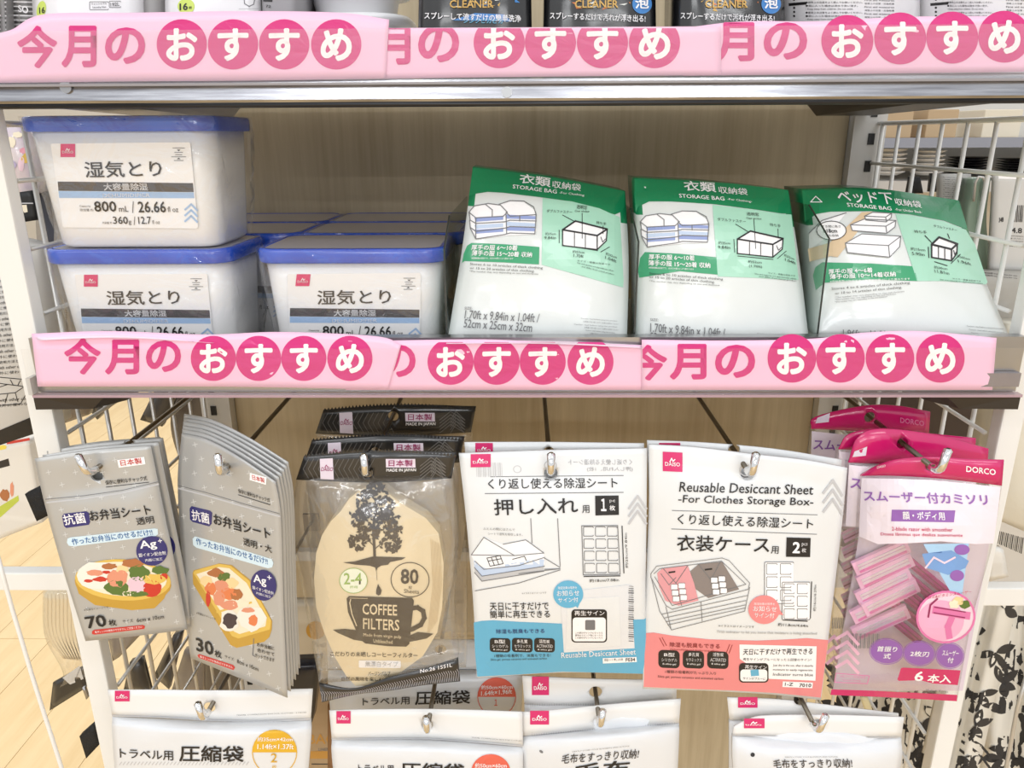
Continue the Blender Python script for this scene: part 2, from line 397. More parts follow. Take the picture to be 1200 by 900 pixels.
# ================================================================ wire side panels
for sx, nm in ((-1, 'white wire grid side panel at the left end of the rack above the wooden floor'), (1, 'white wire grid side panel at the right end of the rack beside floral cloth')):
    g = thing('wire_side_panel', (sx * 0.4595, 0.87, 0.2), nm, 'wire panel')
    X = sx * 0.4595
    for y in np.arange(0.738, 1.04, 0.0505):
        tube('vertical_wire', [(X, y, 0.2), (X, y, CZ + 0.45) if False else (X, y, CZ + 0.012)], 0.0024, ZINC if sx < 0 else WHITE, g, n=8)
    tube('vertical_wire', [(X, 1.036, 0.2), (X, 1.036, CZ + 0.012)], 0.0028, ZINC if sx < 0 else WHITE, g, n=8)
    for k in range(16):
        z = CZ - 0.037 - k * 0.061
        tube('horizontal_wire', [(X + sx * -0.004, 0.708, z), (X + sx * -0.004, 1.046, z)], 0.0022, ZINC if sx < 0 else WHITE, g, n=8)
    tube('top_wire', [(X, 0.708, CZ + 0.012), (X, 1.046, CZ + 0.012)], 0.0028, ZINC if sx < 0 else WHITE, g, n=8)
# ================================================================ shelves
RAIL = clear('clear_rail_glare_haze', gloss=0.02, milky=0.05, rough=0.06, bump=0.05)  # clear plastic; the diffuse white mixed in imitates lamp glare haze
RAILC = clear('clear_rail', gloss=0.01, milky=0.01, rough=0.05, bump=0.05)
def zat(v, Y): return P(600, v, Y)[2]
# upper shelf
s = thing('steel_shelf', (0, 0.87, ZU), 'upper steel shelf with bare chrome lip carrying bottles, tubs and pouches', 'shelf')
z1, z0 = zat(91, Y0), zat(120, Y0)
box('shelf_board', (-0.444, 0.444, 0.684, YB - 0.026, ZU - 0.009, ZU), GREYM, s)
LIP = mat('polished_steel_lip', (186, 187, 192), 0.22, metal=1.0, noisecol=((138, 138, 144), 6, (3, 1, 60)))
# rolled lip profile, extruded along x
prof = [(Y0, z1), (Y0 - 0.0025, z1 - 0.001), (Y0 - 0.0034, (z0 + z1) / 2), (Y0 - 0.0042, z0 + 0.003), (Y0 - 0.0032, z0 + 0.001), (Y0 + 0.010, z0 - 0.001), (Y0 + 0.010, z1)]
V = [(x, a, b) for x in (-0.462, 0.449) for a, b in prof]; n = len(prof)
mk('steel_lip', V, [(i, (i + 1) % n, n + (i + 1) % n, n + i) for i in range(n)] + [tuple(range(n))[::-1], tuple(n + i for i in range(n))], LIP, s)
V = [(x + 0.0, a, b) for x in (0.4505, 0.482) for a, b in prof]
mk('lip_end_cap', V, [(i, (i + 1) % n, n + (i + 1) % n, n + i) for i in range(n)] + [tuple(range(n))[::-1], tuple(n + i for i in range(n))], STEEL, s)
tube('lip_edge_bead', [(-0.462, Y0 - 0.002, z0 - 0.001), (0.449, Y0 - 0.002, z0 - 0.001)], 0.0022, mat('dark_bead', (60, 60, 62), 0.3, metal=0.8), s)
c = P(594, 108, Y0 - 0.0045); V, Fc = tube_vf([c + (0, 0.001, 0), c - (0, 0.0012, 0)], 0.0042, 18); mk('rivet', V, Fc, CHROME, s, smooth=False)
c = P(77, 102, Y0 - 0.0045); V, Fc = tube_vf([c + (0, 0.001, 0), c - (0, 0.0008, 0)], 0.0048, 18); mk('rivet', V, Fc, STEEL, s, smooth=False)
DB = mat('dark_bracket', (64, 58, 52), 0.4, metal=0.5)
for sx in (-1, 1):
    x0, x1 = sorted((sx * 0.36, sx * 0.444)); zt = ZU - 0.0095
    V = [(sx * 0.444, 0.69, zt), (sx * 0.36, 0.71, zt), (sx * 0.36, 1.04, zt), (sx * 0.444, 1.04, zt), (sx * 0.444, 0.69, z0 + 0.002), (sx * 0.375, 0.71, z0 + 0.002), (sx * 0.375, 1.04, z0 - 0.004), (sx * 0.444, 1.04, z0 - 0.004)]
    mk('shelf_bracket', V, [(0, 1, 2, 3), (4, 7, 6, 5), (0, 4, 5, 1), (1, 5, 6, 2), (2, 6, 7, 3), (3, 7, 4, 0)], GREYM if sx < 0 else DB, s)
rz1, rz0 = zat(33, Y0 - 0.006), zat(96, Y0 - 0.006)
box('clear_ticket_rail', (-0.47, 0.452, Y0 - 0.0105, Y0 - 0.0095, rz0, rz1), RAIL, s)
mk('rail_lower_edge', *box_vf(-0.47, 0.452, Y0 - 0.0108, Y0 - 0.0035, rz0 - 0.0016, rz0 + 0.0002), mat('rail_grey', (150, 146, 150), 0.3), s)
# lower shelf
s2 = thing('steel_shelf', (0, 0.87, ZL), 'lower steel shelf carrying blue-lidded tubs and green storage bags', 'shelf')
box('shelf_board', (-0.444, 0.444, 0.684, YB - 0.026, ZL - 0.010, ZL), GREYM, s2)
z1, z0 = zat(398, Y0), zat(459, Y0)
mk('steel_lip', *box_vf(-0.450, 0.451, Y0, Y0 + 0.012, z0, z1 + 0.002), STEEL, s2)
mk('lip_edge_bead', *box_vf(-0.452, 0.453, Y0 - 0.008, Y0, z0 - 0.003, z0 - 0.0005), mat('rail_rose', (178, 150, 160), 0.3), s2)
for sx in (-1, 1):
    x0, x1 = sorted((sx * 0.36, sx * 0.452)); zt = z0 - 0.002
    V = [(sx * 0.452, 0.663, zt), (sx * 0.385, 0.663, zt), (sx * 0.36, 0.69, zt), (sx * 0.452, 0.69, zt), (sx * 0.452, 0.663, zt - 0.013), (sx * 0.40, 0.665, zt - 0.013), (sx * 0.38, 0.69, zt - 0.013), (sx * 0.452, 0.69, zt - 0.013)]
    mk('shelf_bracket', V, [(0, 1, 2, 3), (4, 7, 6, 5), (0, 4, 5, 1), (1, 5, 6, 2), (2, 6, 7, 3), (3, 7, 4, 0)], DB, s2)
mk('underside_channel', *box_vf(-0.38, 0.38, 0.95, 1.02, ZL - 0.026, ZL - 0.0105), DSTEEL, s2)
mk('rail_end_cap', *box_vf(-0.4545, -0.4505, Y0 - 0.009, Y0 + 0.004, z0, z0 + 0.016), GREYM, s2)
mk('clear_ticket_rail', *box_vf(-0.452, 0.452, Y0 - 0.0105, Y0 - 0.0095, z0, zat(405, Y0)), RAILC, s2)
c0 = P(1165, 437, Y0 - 0.006); c1 = P(1193, 453, Y0 - 0.006)
mk('grey_channel', *box_vf(c0[0] - 0.01, c1[0], Y0 - 0.007, Y0 - 0.001, c1[2], c0[2]), mat('channel_grey', (150, 148, 160), 0.25, metal=0.7), s2)
# ================================================================ pink paper banners
PINK = mat('pale_pink_paper', (247, 200, 226), 0.42, coat=0.15)
MAG = mat('magenta_ink', (212, 40, 128), 0.4, coat=0.15)
WINK = mat('white_ink', (252, 250, 251), 0.45)
def banner(net, chars, discs, label, group, r, clip=None, seed=3, bold=0.055, y=0):
    sf = Surf(net, wr=0.0010, seed=seed, off=0.00022, cell=14)
    n = sf.net; c = n.reshape(-1, 3).mean(0); p = PY([c[:2]], [c[2]])[0]
    t = thing('paper_banner', p, label, 'banner', group)
    sf.body('paper_sheet', PINK, t, th=0.00015)
    for ch, x0, x1, yb, h in chars:
        sf.text('lettering', ch, x0, yb, x1, yb, h, MAG, bold, 1.5, clip, up=(0, -1))
    for i, (ch, cx, cy) in enumerate(discs):
        sf.reg('magenta_disc', el(cx, cy, r, r, n=40), MAG, 1, clip)
        sf.text('magenta_disc/white_lettering', ch, cx - r * 0.62, cy + r * 0.66, cx + r * 0.62, cy + r * 0.66, r * 1.3, WINK, 0.06, 2.2, clip, up=(0, -1))
        made = sf.flush(t)
    sf.flush(t)
    return t
OS = 'おすすめ'
def row(pts): return [(u, v, Y) for u, v, Y in pts]
ya, yb_, yc = Y0 - 0.0068, Y0 - 0.0052, Y0 - 0.0036
banner([row([(-40, 44, ya), (10, 36, ya), (50, 17, ya), (150, 15, ya), (290, 13, ya), (400, 15, ya), (456, 23, ya)]), row([(-40, 97, ya), (10, 97, ya), (60, 96.5, ya), (150, 95.5, ya), (290, 94.5, ya), (400, 93, ya), (452, 92, ya)])],
       [('今', 20, 67, 80, 50), ('月', 72, 113, 79, 49), ('の', 123, 170, 75, 43)], [(OS[i], x, 52) for i, x in enumerate((213, 273, 333, 394))],
       'pink paper sign on the upper shelf edge above the blue-lidded tubs', 'pink paper signs along the shelf edges', 29.5)
banner([row([(415, 33, yb_), (620, 32, yb_), (845, 31, yb_)]), row([(415, 93, yb_), (620, 90, yb_), (845, 88, yb_)])],
       [('月', 440, 481, 76, 49), ('の', 490, 538, 73, 45)], [(OS[i], x, 50) for i, x in enumerate((585, 645, 706, 767))],
       'pink paper sign in the middle of the upper shelf edge below the dark cleaner pouches', 'pink paper signs along the shelf edges', 30, clip=[(0, 33, 0, -1)], seed=4)
banner([row([(800, 33, yc), (870, 25, yc), (960, 25, yc), (1050, 20, yc), (1130, 19, yc), (1240, 18, yc)]), row([(800, 89, yc), (870, 88, yc), (960, 87, yc), (1050, 86, yc), (1130, 85, yc), (1240, 84, yc)])],
       [('月', 838, 884, 72, 46), ('の', 895, 946, 70, 44)], [(OS[i], x, yy) for i, (x, yy) in enumerate(((993, 48), (1055, 45), (1116, 44), (1177, 43)))],
       'pink paper sign at the right of the upper shelf edge below white bottles', 'pink paper signs along the shelf edges', 30.5, clip=[(0, 27, 0, -1)] if False else None, seed=5)
# lower row
banner([row([(37, 391, ya + .004), (130, 388, ya + .004), (240, 392, ya), (330, 389, ya + .004), (440, 394, ya), (470, 404, ya)]), row([(44, 453, ya), (130, 453, ya), (240, 453, ya), (330, 454, ya), (420, 456, ya), (455, 456, ya)])],
       [('今', 75, 118, 439, 43), ('月', 123, 163, 439, 41), ('の', 171, 212, 436, 37)], [(OS[i], x, 420) for i, x in enumerate((250, 303, 356, 410))],
       'pink paper sign on the lower shelf edge at the left under the blue-lidded tubs', 'pink paper signs along the shelf edges', 26.5, seed=6)
banner([row([(405, 400, yb_), (520, 398, yb_), (580, 398, yb_ - .002), (660, 402, yb_), (770, 405, yb_)]), row([(405, 457, yb_), (520, 457, yb_), (580, 457, yb_), (660, 457, yb_), (770, 457, yb_)])],
       [('の', 445, 487, 442, 38)], [(OS[i], x, 424) for i, x in enumerate((528, 582, 636, 692))],
       'pink paper sign on the lower shelf edge in the middle under a green storage bag', 'pink paper signs along the shelf edges', 27, clip=[(0, 401, 0, -1)], seed=7)
banner([row([(752, 398, ya), (850, 399, ya), (950, 397, ya), (1010, 390, ya), (1080, 388, ya), (1168, 396, ya)]), row([(752, 457, ya), (850, 457, ya), (950, 457, ya), (1010, 457, ya), (1080, 457, ya), (1163, 457, ya)])],
       [('今', 736, 782, 446, 42), ('月', 785, 828, 445, 42), ('の', 838, 885, 443, 39)], [(OS[i], x, 420) for i, x in enumerate((928, 985, 1043, 1102))],
       'pink paper sign on the lower shelf edge at the right below two storage bags', 'pink paper signs along the shelf edges', 28.5, clip=[(753, 0, -1, 0)], seed=8)
# folded back paper strips on top of the lower signs
for nm, net, lab in (('paper_flap', [row([(38, 392, .672), (140, 389, .672), (255, 399, .672)]), row([(45, 399, .661), (140, 396, .660), (250, 402, .661)])], 'thin pale strip of folded sign paper on the left end of the lower shelf edge'),
                ('paper_flap', [row([(523, 399, .674), (640, 398, .674), (752, 403, .674)]), row([(523, 403, .659), (640, 403, .659), (752, 408, .660)])], 'thin white strip of folded sign paper below the middle storage bags')):
    sf = Surf(net); tag(sf.body(nm, mat('folded_paper', (252, 226, 238), 0.45), None, th=0.0004), lab, 'paper strip')
# ================================================================ hooks
def hook(u, v, Y, label, back=1.045, group='chrome display hooks', lean=0.0, h=0.019):
    c = P(u, v, Y); t = thing('display_hook', c, label, 'hook', group)
    pts = [(c[0], back, c[2])] + [(c[0], y, c[2]) for y in np.linspace(back - 0.02, Y, 5)]
    tube('hook_arm', pts, 0.0024, DSTEEL, t)
    tip = [(c[0], Y, c[2])] + arc_pts((c[0], Y, c[2]), (c[0], Y - 0.012, c[2]), (c[0] + lean * 0.4, Y - 0.012, c[2] + 0.006)) + [(c[0] + lean, Y - 0.0125, c[2] + h)]
    tube('hook_tip', tip, 0.0036, CHROME, t, n=14)
    V, Fc = tube_vf([(c[0] + lean, Y - 0.0125, c[2] + h - 0.001), (c[0] + lean, Y - 0.0125, c[2] + h + 0.0015)], [0.0038, 0.0020], 14)
    mk('tip_cap', V, Fc, CHROME, t)
    box('back_clip', (c[0] - 0.012, c[0] + 0.012, back - 0.002, back + 0.003, c[2] - 0.014, c[2] + 0.014), DSTEEL, t)
    return t
# ================================================================ inks
BLK = mat('black_ink', (34, 32, 33), 0.45); GRYI = mat('grey_ink', (120, 120, 122), 0.5); LGRY = mat('light_grey_ink', (196, 196, 198), 0.5)
PINKL = mat('logo_pink', (214, 44, 110), 0.4); LBLUE = mat('pale_blue_ink', (160, 190, 226), 0.45); SKY = mat('sky_blue_ink', (112, 180, 214), 0.4)
def logo(sf, x0, y0, x1, y1, dy=0.0, txt='DAISO', c=None, layer=2, nm='brand_square'):
    sf.reg(nm, [(x0, y0), (x1, y0 + dy), (x1, y1 + dy), (x0, y1)], c or PINKL, layer)
    w, h = x1 - x0, y1 - y0
    sf.text(nm + '/brand_lettering', txt, x0 + w * .12, y0 + h * .72 + dy * .1, x0 + w * .88, y0 + h * .72 + dy * .9, h * .2, WINK, 0.03, layer + 1.2)
    sf.line(nm + '/brand_lettering', [(x0 + w * .36, y0 + h * .52), (x0 + w * .45, y0 + h * .34), (x0 + w * .52, y0 + h * .5), (x0 + w * .62, y0 + h * .4)], w * .05, WINK, layer + 1.2)
def chev(sf, x, y, w, h, n, gap, t, m, dy=0.0, nm='chevron_mark', layer=2):
    for i in range(n):
        yy = y + i * gap
        sf.line(nm, [(x, yy + h), (x + w / 2, yy + dy * .5), (x + w, yy + h + dy)], t, m, layer)
# ================================================================ dehumidifier tubs
TUB = mat('milky_plastic', (240, 240, 240), 0.25, coat=0.3, bump=0.06, bscale=25)
LIDB = mat('blue_lid_plastic', (16, 66, 186), 0.22, coat=0.4, noisecol=((28, 90, 212), 22, (1, 1, 1)))
LIDT = mat('clear_lid_panel', (188, 184, 192), 0.25, coat=0.5)
FILM = clear('shrink_film', gloss=0.07, milky=0.02, rough=0.10, bump=1.0, bscale=28)
LABEL = mat('label_paper', (243, 242, 242), 0.4, coat=0.2); DGREY = mat('charcoal_ink', (74, 70, 70), 0.45)
def ring(cx, cy, w, d, r, z, n=6):
    o = []
    for (sx, sy, a) in ((1, 1, 0), (-1, 1, 90), (-1, -1, 180), (1, -1, 270)):
        for k in range(n + 1):
            t = math.radians(a + 90 * k / n); o.append((cx + sx * (w / 2 - r) + r * math.cos(t), cy + sy * (d / 2 - r) + r * math.sin(t), z))
    return o
def loft(rings, cap=(True, True)):
    n = len(rings[0]); V = [p for r_ in rings for p in r_]; Fc = []
    for i in range(len(rings) - 1):
        for k in range(n): Fc.append((i * n + k, i * n + (k + 1) % n, (i + 1) * n + (k + 1) % n, (i + 1) * n + k))
    if cap[0]: Fc.append(tuple(range(n))[::-1])
    if cap[1]: Fc.append(tuple((len(rings) - 1) * n + k for k in range(n)))
    return V, Fc
TW, TD, TH = 0.177, 0.115, 0.1165
def crinkle_shell(cx, cy, z0, seed):
    rg = np.random.RandomState(seed); rings = []
    for i in range(15):
        f = i / 14; w = 0.160 + 0.020 * f; d = 0.100 + 0.018 * f; R_ = np.array(ring(cx, cy, w, d, 0.020, z0 + 0.002 + (TH - 0.002) * f, 12))
        c = np.array([cx, cy, 0]); dd = R_ - c; dd[:, 2] = 0; dd /= np.linalg.norm(dd, axis=1)[:, None]
        amp = 0.0022 * (1 - abs(2 * f - 1) ** 3); side = np.where(dd[:, 0] > 0.85, 2.2, 0.5)
        R_ = R_ + dd * (rg.uniform(-0.2, 1, len(R_)) * amp * side)[:, None]; rings.append([tuple(p) for p in R_])
    return loft(rings, (False, False))
def make_tub(cx, yf, z0, label):
    cy = yf + TD / 2; t = thing('dehumidifier_tub', (cx, cy, z0), label, 'tub', 'blue-lidded dehumidifier tubs on the lower shelf')
    rs = [ring(cx, cy, 0.146, 0.088, 0.016, z0 + 0.0005), ring(cx, cy, 0.154, 0.096, 0.020, z0 + 0.004)]
    for f in (0.3, 0.6, 1.01): rs.append(ring(cx, cy, 0.154 + 0.012 * f, 0.096 + 0.010 * f, 0.020, z0 + 0.004 + 0.099 * f))
    mk('tub', *loft(rs), TUB, t, smooth=True)
    zl = z0 + TH
    rs = [ring(cx, cy, TW - 0.002, TD - 0.002, 0.020, zl - 0.0135), ring(cx, cy, TW, TD, 0.021, zl - 0.012), ring(cx, cy, TW, TD, 0.021, zl - 0.003), ring(cx, cy, TW - 0.002, TD - 0.002, 0.020, zl - 0.0008), ring(cx, cy, TW - 0.010, TD - 0.010, 0.016, zl), ring(cx, cy, TW - 0.014, TD - 0.014, 0.015, zl - 0.002)]
    lid = mk('lid', *loft(rs), LIDB, t, smooth=True)
    mk('lid_panel', *loft([ring(cx, cy, TW - 0.012, TD - 0.012, 0.015, zl - 0.0015), ring(cx, cy, TW - 0.0125, TD - 0.0125, 0.015, zl - 0.0006)]), LIDT, lid)
    mk('shrink_film', *crinkle_shell(cx, cy, z0, 5), FILM, t, smooth=True)
    return t
def copy_tree(o, loc, label, par=None):
    c = o.copy(); COL.objects.link(c)
    if par is None: c.location = Vector(loc); c['label'] = label
    else: c.parent = par
    for ch in list(o.children): copy_tree(ch, None, None, c)
    return c
xl, xm = -0.3595, -0.160; zlow, zup = ZL + 0.0002, ZL + TH + 0.0004
A = make_tub(xl, 0.703, zup, 'blue-lidded white dehumidifier tub stacked on top at the left')
def tubY(z): return 0.703 + (0.115 - 0.106) / 2 + (zup + 0.103 - z) / 0.099 * 0.005 - 0.0012
c4 = [(190, 155), (715, 150), (745, 475), (235, 470)]
pts = [(x / 3.2143, 120 + y / 3.2143) for x, y in c4]; Ys = []
for u, v in pts:
    Y = 0.707
    for _ in range(6): Y = tubY(P(u, v, Y)[2])
    Ys.append(Y)
sf = Surf([[(*pts[0], Ys[0]), (*pts[1], Ys[1])], [(*pts[3], Ys[3]), (*pts[2], Ys[2])]], K=(0, 120, 3.2143), cell=30)
sf.reg('front_label', [(191, 160), (196, 155), (712, 150), (717, 155), (746, 468), (741, 475), (241, 471), (236, 465)], LABEL, 0.5)
logo(sf, 228, 156, 283, 206)
sf.text('title_lettering', '湿気とり', 322, 285, 612, 280, 62, DGREY, 0.02)
sf.reg('dark_band', quad((217, 298), (727, 304), (730, 338), (220, 333)), DGREY, 1)
sf.reg('blue_band', quad((220, 334), (730, 339), (732, 361), (223, 360)), LBLUE, 1)
sf.text('white_lettering', '大容量除湿', 392, 332, 558, 332, 28, WINK, 0.04)
sf.text('white_lettering', 'DEHUMIDIFIER', 388, 358, 565, 356, 14, WINK, 0.02)
sf.text('capacity_lettering', '800', 357, 412, 440, 412, 40, BLK, 0.03); sf.text('capacity_lettering', 'mL', 449, 412, 484, 412, 22, BLK)
sf.text('capacity_lettering', '/', 498, 416, 508, 416, 44, BLK); sf.text('capacity_lettering', '26.66', 522, 415, 626, 415, 42, BLK, 0.03)
sf.text('capacity_lettering', 'fl oz', 632, 413, 672, 413, 20, BLK); sf.text('capacity_lettering', '除湿量 約', 302, 410, 352, 410, 10, BLK); sf.text('capacity_lettering', 'Capacity', 300, 396, 342, 396, 9, BLK)
sf.text('capacity_lettering', '360', 427, 458, 483, 458, 28, BLK, 0.02); sf.text('capacity_lettering', 'g', 485, 462, 496, 462, 16, BLK); sf.text('capacity_lettering', '/', 504, 462, 512, 462, 32, BLK)
sf.text('capacity_lettering', '12.7', 522, 458, 570, 458, 28, BLK, 0.02); sf.text('capacity_lettering', 'fl oz', 574, 458, 602, 458, 14, BLK); sf.text('capacity_lettering', '内容量 約', 386, 458, 422, 458, 9, BLK)
chev(sf, 697, 382, 46, 22, 3, 22, 7, LBLUE, 3)
for yy, ww in ((172, 44), (188, 30), (197, 24), (205, 54), (219, 34)): sf.line('small_print', [(673 - ww / 2, yy), (673 + ww / 2, yy)], 2.6, GRYI)
sf.reg('small_print', [(666, 178), (680, 178), (673, 184)], BLK, 2); sf.reg('small_print', [(666, 214), (680, 214), (673, 208)], BLK, 2)
sf.flush(A)
dz = zlow - zup
base = np.array(A.location)
for (cx, yf, lab) in ((xl, 0.703, 'blue-lidded white dehumidifier tub at the front left beneath the stacked one'),
                      (xm, 0.703, 'blue-lidded white dehumidifier tub at the front in the middle beside the green storage bag'),
                      (-0.327, 0.823, 'blue-lidded tub in the second row behind the left front tub'),
                      (-0.151, 0.823, 'blue-lidded tub in the second row behind the middle front tub'),
                      (-0.327, 0.940, 'blue-lidded tub in the back row at the left against the wood panel'),
                      (-0.151, 0.940, 'blue-lidded tub in the back row in the middle against the wood panel')):
    copy_tree(A, (cx, yf + TD / 2, zlow), lab)
# ================================================================ clear shelf dividers with cut corners
DIV = clear('divider_acrylic', tint=(238, 242, 240), gloss=0.05, rough=0.03, bump=0.0); DEDGE = mat('divider_edge', (52, 56, 52), 0.2)
for (u, lab) in ((524, 'clear plastic divider between the blue-lidded tubs and the first storage bag'), (743, 'clear plastic divider between the first and second storage bags'), (957, 'clear plastic divider between the second and third storage bags')):
    x = P(u, 390, 0.69)[0]; za = P(u, {524: 292, 743: 283, 957: 279}[u], 0.69)[2]; zb_ = za + 0.012
    t = thing('shelf_divider', (x, 0.8, ZL + 0.0005), lab, 'divider', 'clear shelf dividers')
    pr = [(0.688, ZL + 0.0008), (0.688, za), (0.745, zb_ + 0.012), (0.99, zb_ + 0.012), (0.99, ZL + 0.0008)]
    V = [(x - 0.0006, a, b) for a, b in pr] + [(x + 0.0006, a, b) for a, b in pr]; n = 5
    mk('divider_sheet', V, [tuple(range(n)), tuple(n + i for i in range(n))[::-1]] + [(i, n + i, n + (i + 1) % n, (i + 1) % n) for i in range(n)], DIV, t)
    mk('divider_edge', *tube_vf([(x, 0.6875, ZL + 0.0015), (x, 0.6875, za), (x, 0.745, zb_ + 0.012)], 0.0009, 6), DEDGE, t)
# ================================================================ green storage bags
BAGW = mat('glossy_white_bag', (226, 230, 228), 0.3, coat=0.6, bump=0.35, bscale=22); GRN = mat('deep_green_ink', (20, 134, 86), 0.3, coat=0.5, bump=0.35, bscale=22)
GRN2 = mat('mid_green_ink', (52, 160, 110), 0.32, coat=0.4); MINT = mat('mint_ink', (172, 222, 198), 0.3, coat=0.4); BLU2 = mat('lilac_blue_ink', (150, 165, 214), 0.4); PBLU = mat('faint_blue_ink', (196, 212, 236), 0.4); TAN = mat('tan_ink', (222, 196, 160), 0.4)
def bag_body(sf, label, th, group='green topped storage bags on the lower shelf'):
    c = sf.net.reshape(-1, 3)[-2]; p = P(c[0], c[1], c[2] + 0.03); t = thing('storage_bag', (p[0] + 0.05, p[1], ZL), label, 'bag', group)
    sf.off = 0.0005; sf.body('bag', BAGW, t, th=th, bb=0.012, rim=(GRN, .22)); return t
def stack_art(sf, x0, y0, w, h):
    """folded quilts in two piles, drawn in outline"""
    def q(pts): return [(x0 + a * w, y0 + b * h) for a, b in pts]
    sf.reg('quilt_drawing', q([(0.02, .25), (.1, .12), (.3, .08), (.44, .1), (.6, .02), (.8, .04), (.96, .25), (.98, .75), (.96, .86), (.6, .88), (.1, .98), (.02, .7)]), WINK, 1.6)
    for b, c in ((.42, BLU2), (.60, PBLU), (.72, BLU2)):
        sf.reg('quilt_drawing', q([(.08, b + .02), (.5, b - .02), (.5, b + .07), (.1, b + .12)]), c, 2.0); sf.reg('quilt_drawing', q([(.54, b - .06), (.97, b - .02), (.97, b + .06), (.54, b + .04)]), c, 2.0)
    for pts in ([(0, .3), (.08, .14), (.28, .08), (.46, .12), (.56, .3), (.5, .4), (.1, .44), (0, .3)], [(.44, .1), (.6, .01), (.8, .02), (.94, .16), (.98, .36), (.6, .4), (.54, .3)], [(.24, .1), (.34, .24), (.34, .42)],
                [(0, .3), (.02, .5), (.1, .58), (.52, .54), (.6, .5), (.98, .52)], [(.01, .5), (.02, .68), (.1, .78), (.52, .7), (.6, .66), (.97, .68)], [(.02, .7), (.1, .97), (.52, .86), (.6, .82), (.96, .84), (.98, .36)], [(.1, .44), (.1, .97)], [(.54, .36), (.55, .84)], [(.74, .38), (.74, .52)]):
        sf.line('quilt_outline', q(pts), 4.0, GRYI, 2.6)
def case_art(sf, x0, y0, w, h):
    def q(pts): return [(x0 + a * w, y0 + b * h) for a, b in pts]
    sf.reg('case_drawing', q([(.02, .3), (.3, 0), (1, .26), (.98, .66), (.78, .98), (.02, .84)]), WINK, 1.6)
    for pts, t in (([(.02, .3), (.3, 0), (1, .28), (.78, .5), (.02, .3)], 7), ([(.02, .3), (.02, .84), (.78, .98), (.78, .5)], 5), ([(.78, .98), (.98, .68), (1, .28)], 5), ([(.28, .36), (.28, .9)], 3), ([(.52, .42), (.52, .95)], 3), ([(.86, .55), (.9, .72), (.96, .62)], 3)):
        sf.line('case_outline', q(pts), t, BLK, 2.6)
def bag12(sf, D, t):
    """common print of the two clothes bags, coordinates of crop B1 shifted through D"""
    pass
BZ = ZL
# bag 1
K = (510, 180, 3.75)
def kp(K, x, y, Y): return (K[0] + x / K[2], K[1] + y / K[2], Y)
s1 = Surf([[kp(K, 165, 58, .760), kp(K, 500, 100, .765), kp(K, 835, 165, .77)], [kp(K, 118, 420, .722), kp(K, 480, 440, .722), kp(K, 850, 470, .728)], [kp(K, 52, 832, .694), kp(K, 440, 850, .692), kp(K, 842, 845, .696)]], bulge=0.010, bf=pillow(4), wr=0.0022, seed=11, K=K)
t = bag_body(s1, 'green topped storage bag for clothing next to the blue-lidded tubs', 0.05)
s1.reg('green_header', quad((166, 62), (300, 78), (500, 102), (680, 135), (833, 166), (832, 232), (818, 255), (790, 268), (770, 262), (720, 240), (600, 210), (450, 190), (300, 172), (230, 168), (180, 176), (148, 190)), GRN, 1)
s1.reg('mint_field', quad((472, 195), (600, 210), (720, 240), (790, 270), (812, 280), (828, 560), (826, 588), (780, 560), (700, 530), (560, 500), (500, 490), (468, 488)), MINT, 1)
s1.text('white_lettering', '衣類', 370, 128, 506, 148, 42, WINK, 0.03); s1.text('white_lettering', '収納袋', 514, 150, 640, 166, 32, WINK, 0.02)
s1.text('white_lettering', 'STORAGE BAG', 340, 152, 534, 176, 17, WINK, 0.02); s1.text('white_lettering', '-For Clothing', 545, 178, 655, 190, 12, WINK)
stack_art(s1, 148, 205, 302, 175)
s1.reg('green_band', quad((160, 392), (300, 398), (458, 410), (456, 487), (300, 478), (128, 472), (118, 480), (125, 440), (140, 405)), GRN2, 1)
s1.text('white_lettering', '厚手の服 6〜10着', 158, 424, 360, 426, 24, WINK, 0.03); s1.text('white_lettering', '薄手の服 15〜20着 収納', 160, 448, 424, 456, 24, WINK, 0.03); s1.text('white_lettering', '※収納枚数は目安です。大きさや厚さにより異なります', 160, 464, 342, 466, 9, WINK)
s1.text('small_print', 'Stores 6 to 10 articles of thick clothing', 152, 492, 472, 510, 13, BLK); s1.text('small_print', 'or 15 to 20 articles of thin clothing.', 152, 510, 436, 524, 13, BLK); s1.text('small_print', '*The number may vary depending on size and thickness', 150, 522, 452, 534, 9, BLK)
case_art(s1, 556, 296, 200, 128)
s1.text('size_note', '約25cm', 484, 358, 530, 358, 13, BLK); s1.text('size_note', '9.84in', 480, 376, 530, 376, 13, BLK); s1.text('size_note', '約52cm', 604, 436, 656, 440, 13, BLK); s1.text('size_note', '1.70ft', 608, 454, 652, 458, 14, BLK)
s1.text('size_note', '約32cm', 750, 445, 798, 462, 13, BLK); s1.text('size_note', '1.04ft', 748, 462, 796, 480, 13, BLK); s1.text('size_note', '透明窓', 622, 242, 668, 246, 18, BLK); s1.text('size_note', 'ダブルファスナー', 490, 258, 602, 264, 14, BLK); s1.text('size_note', '持ち手', 708, 308, 752, 316, 13, BLK)
for a in ([(646, 262), (646, 372)], [(560, 270), (616, 300)], [(738, 318), (738, 352)], [(545, 336), (545, 392)], [(560, 402), (714, 426)], [(728, 432), (766, 410)]): s1.line('size_note', a, 3, BLK)
s1.text('size_note', 'Clear window', 614, 256, 678, 258, 9, BLK); s1.text('small_print', 'サイズ・容量は目安です', 624, 474, 770, 492, 8, BLK); s1.text('small_print', 'Size and capacity are approximate values', 624, 484, 784, 520, 8, BLK); s1.text('small_print', 'and differ from actual product', 644, 500, 786, 536, 8, BLK)
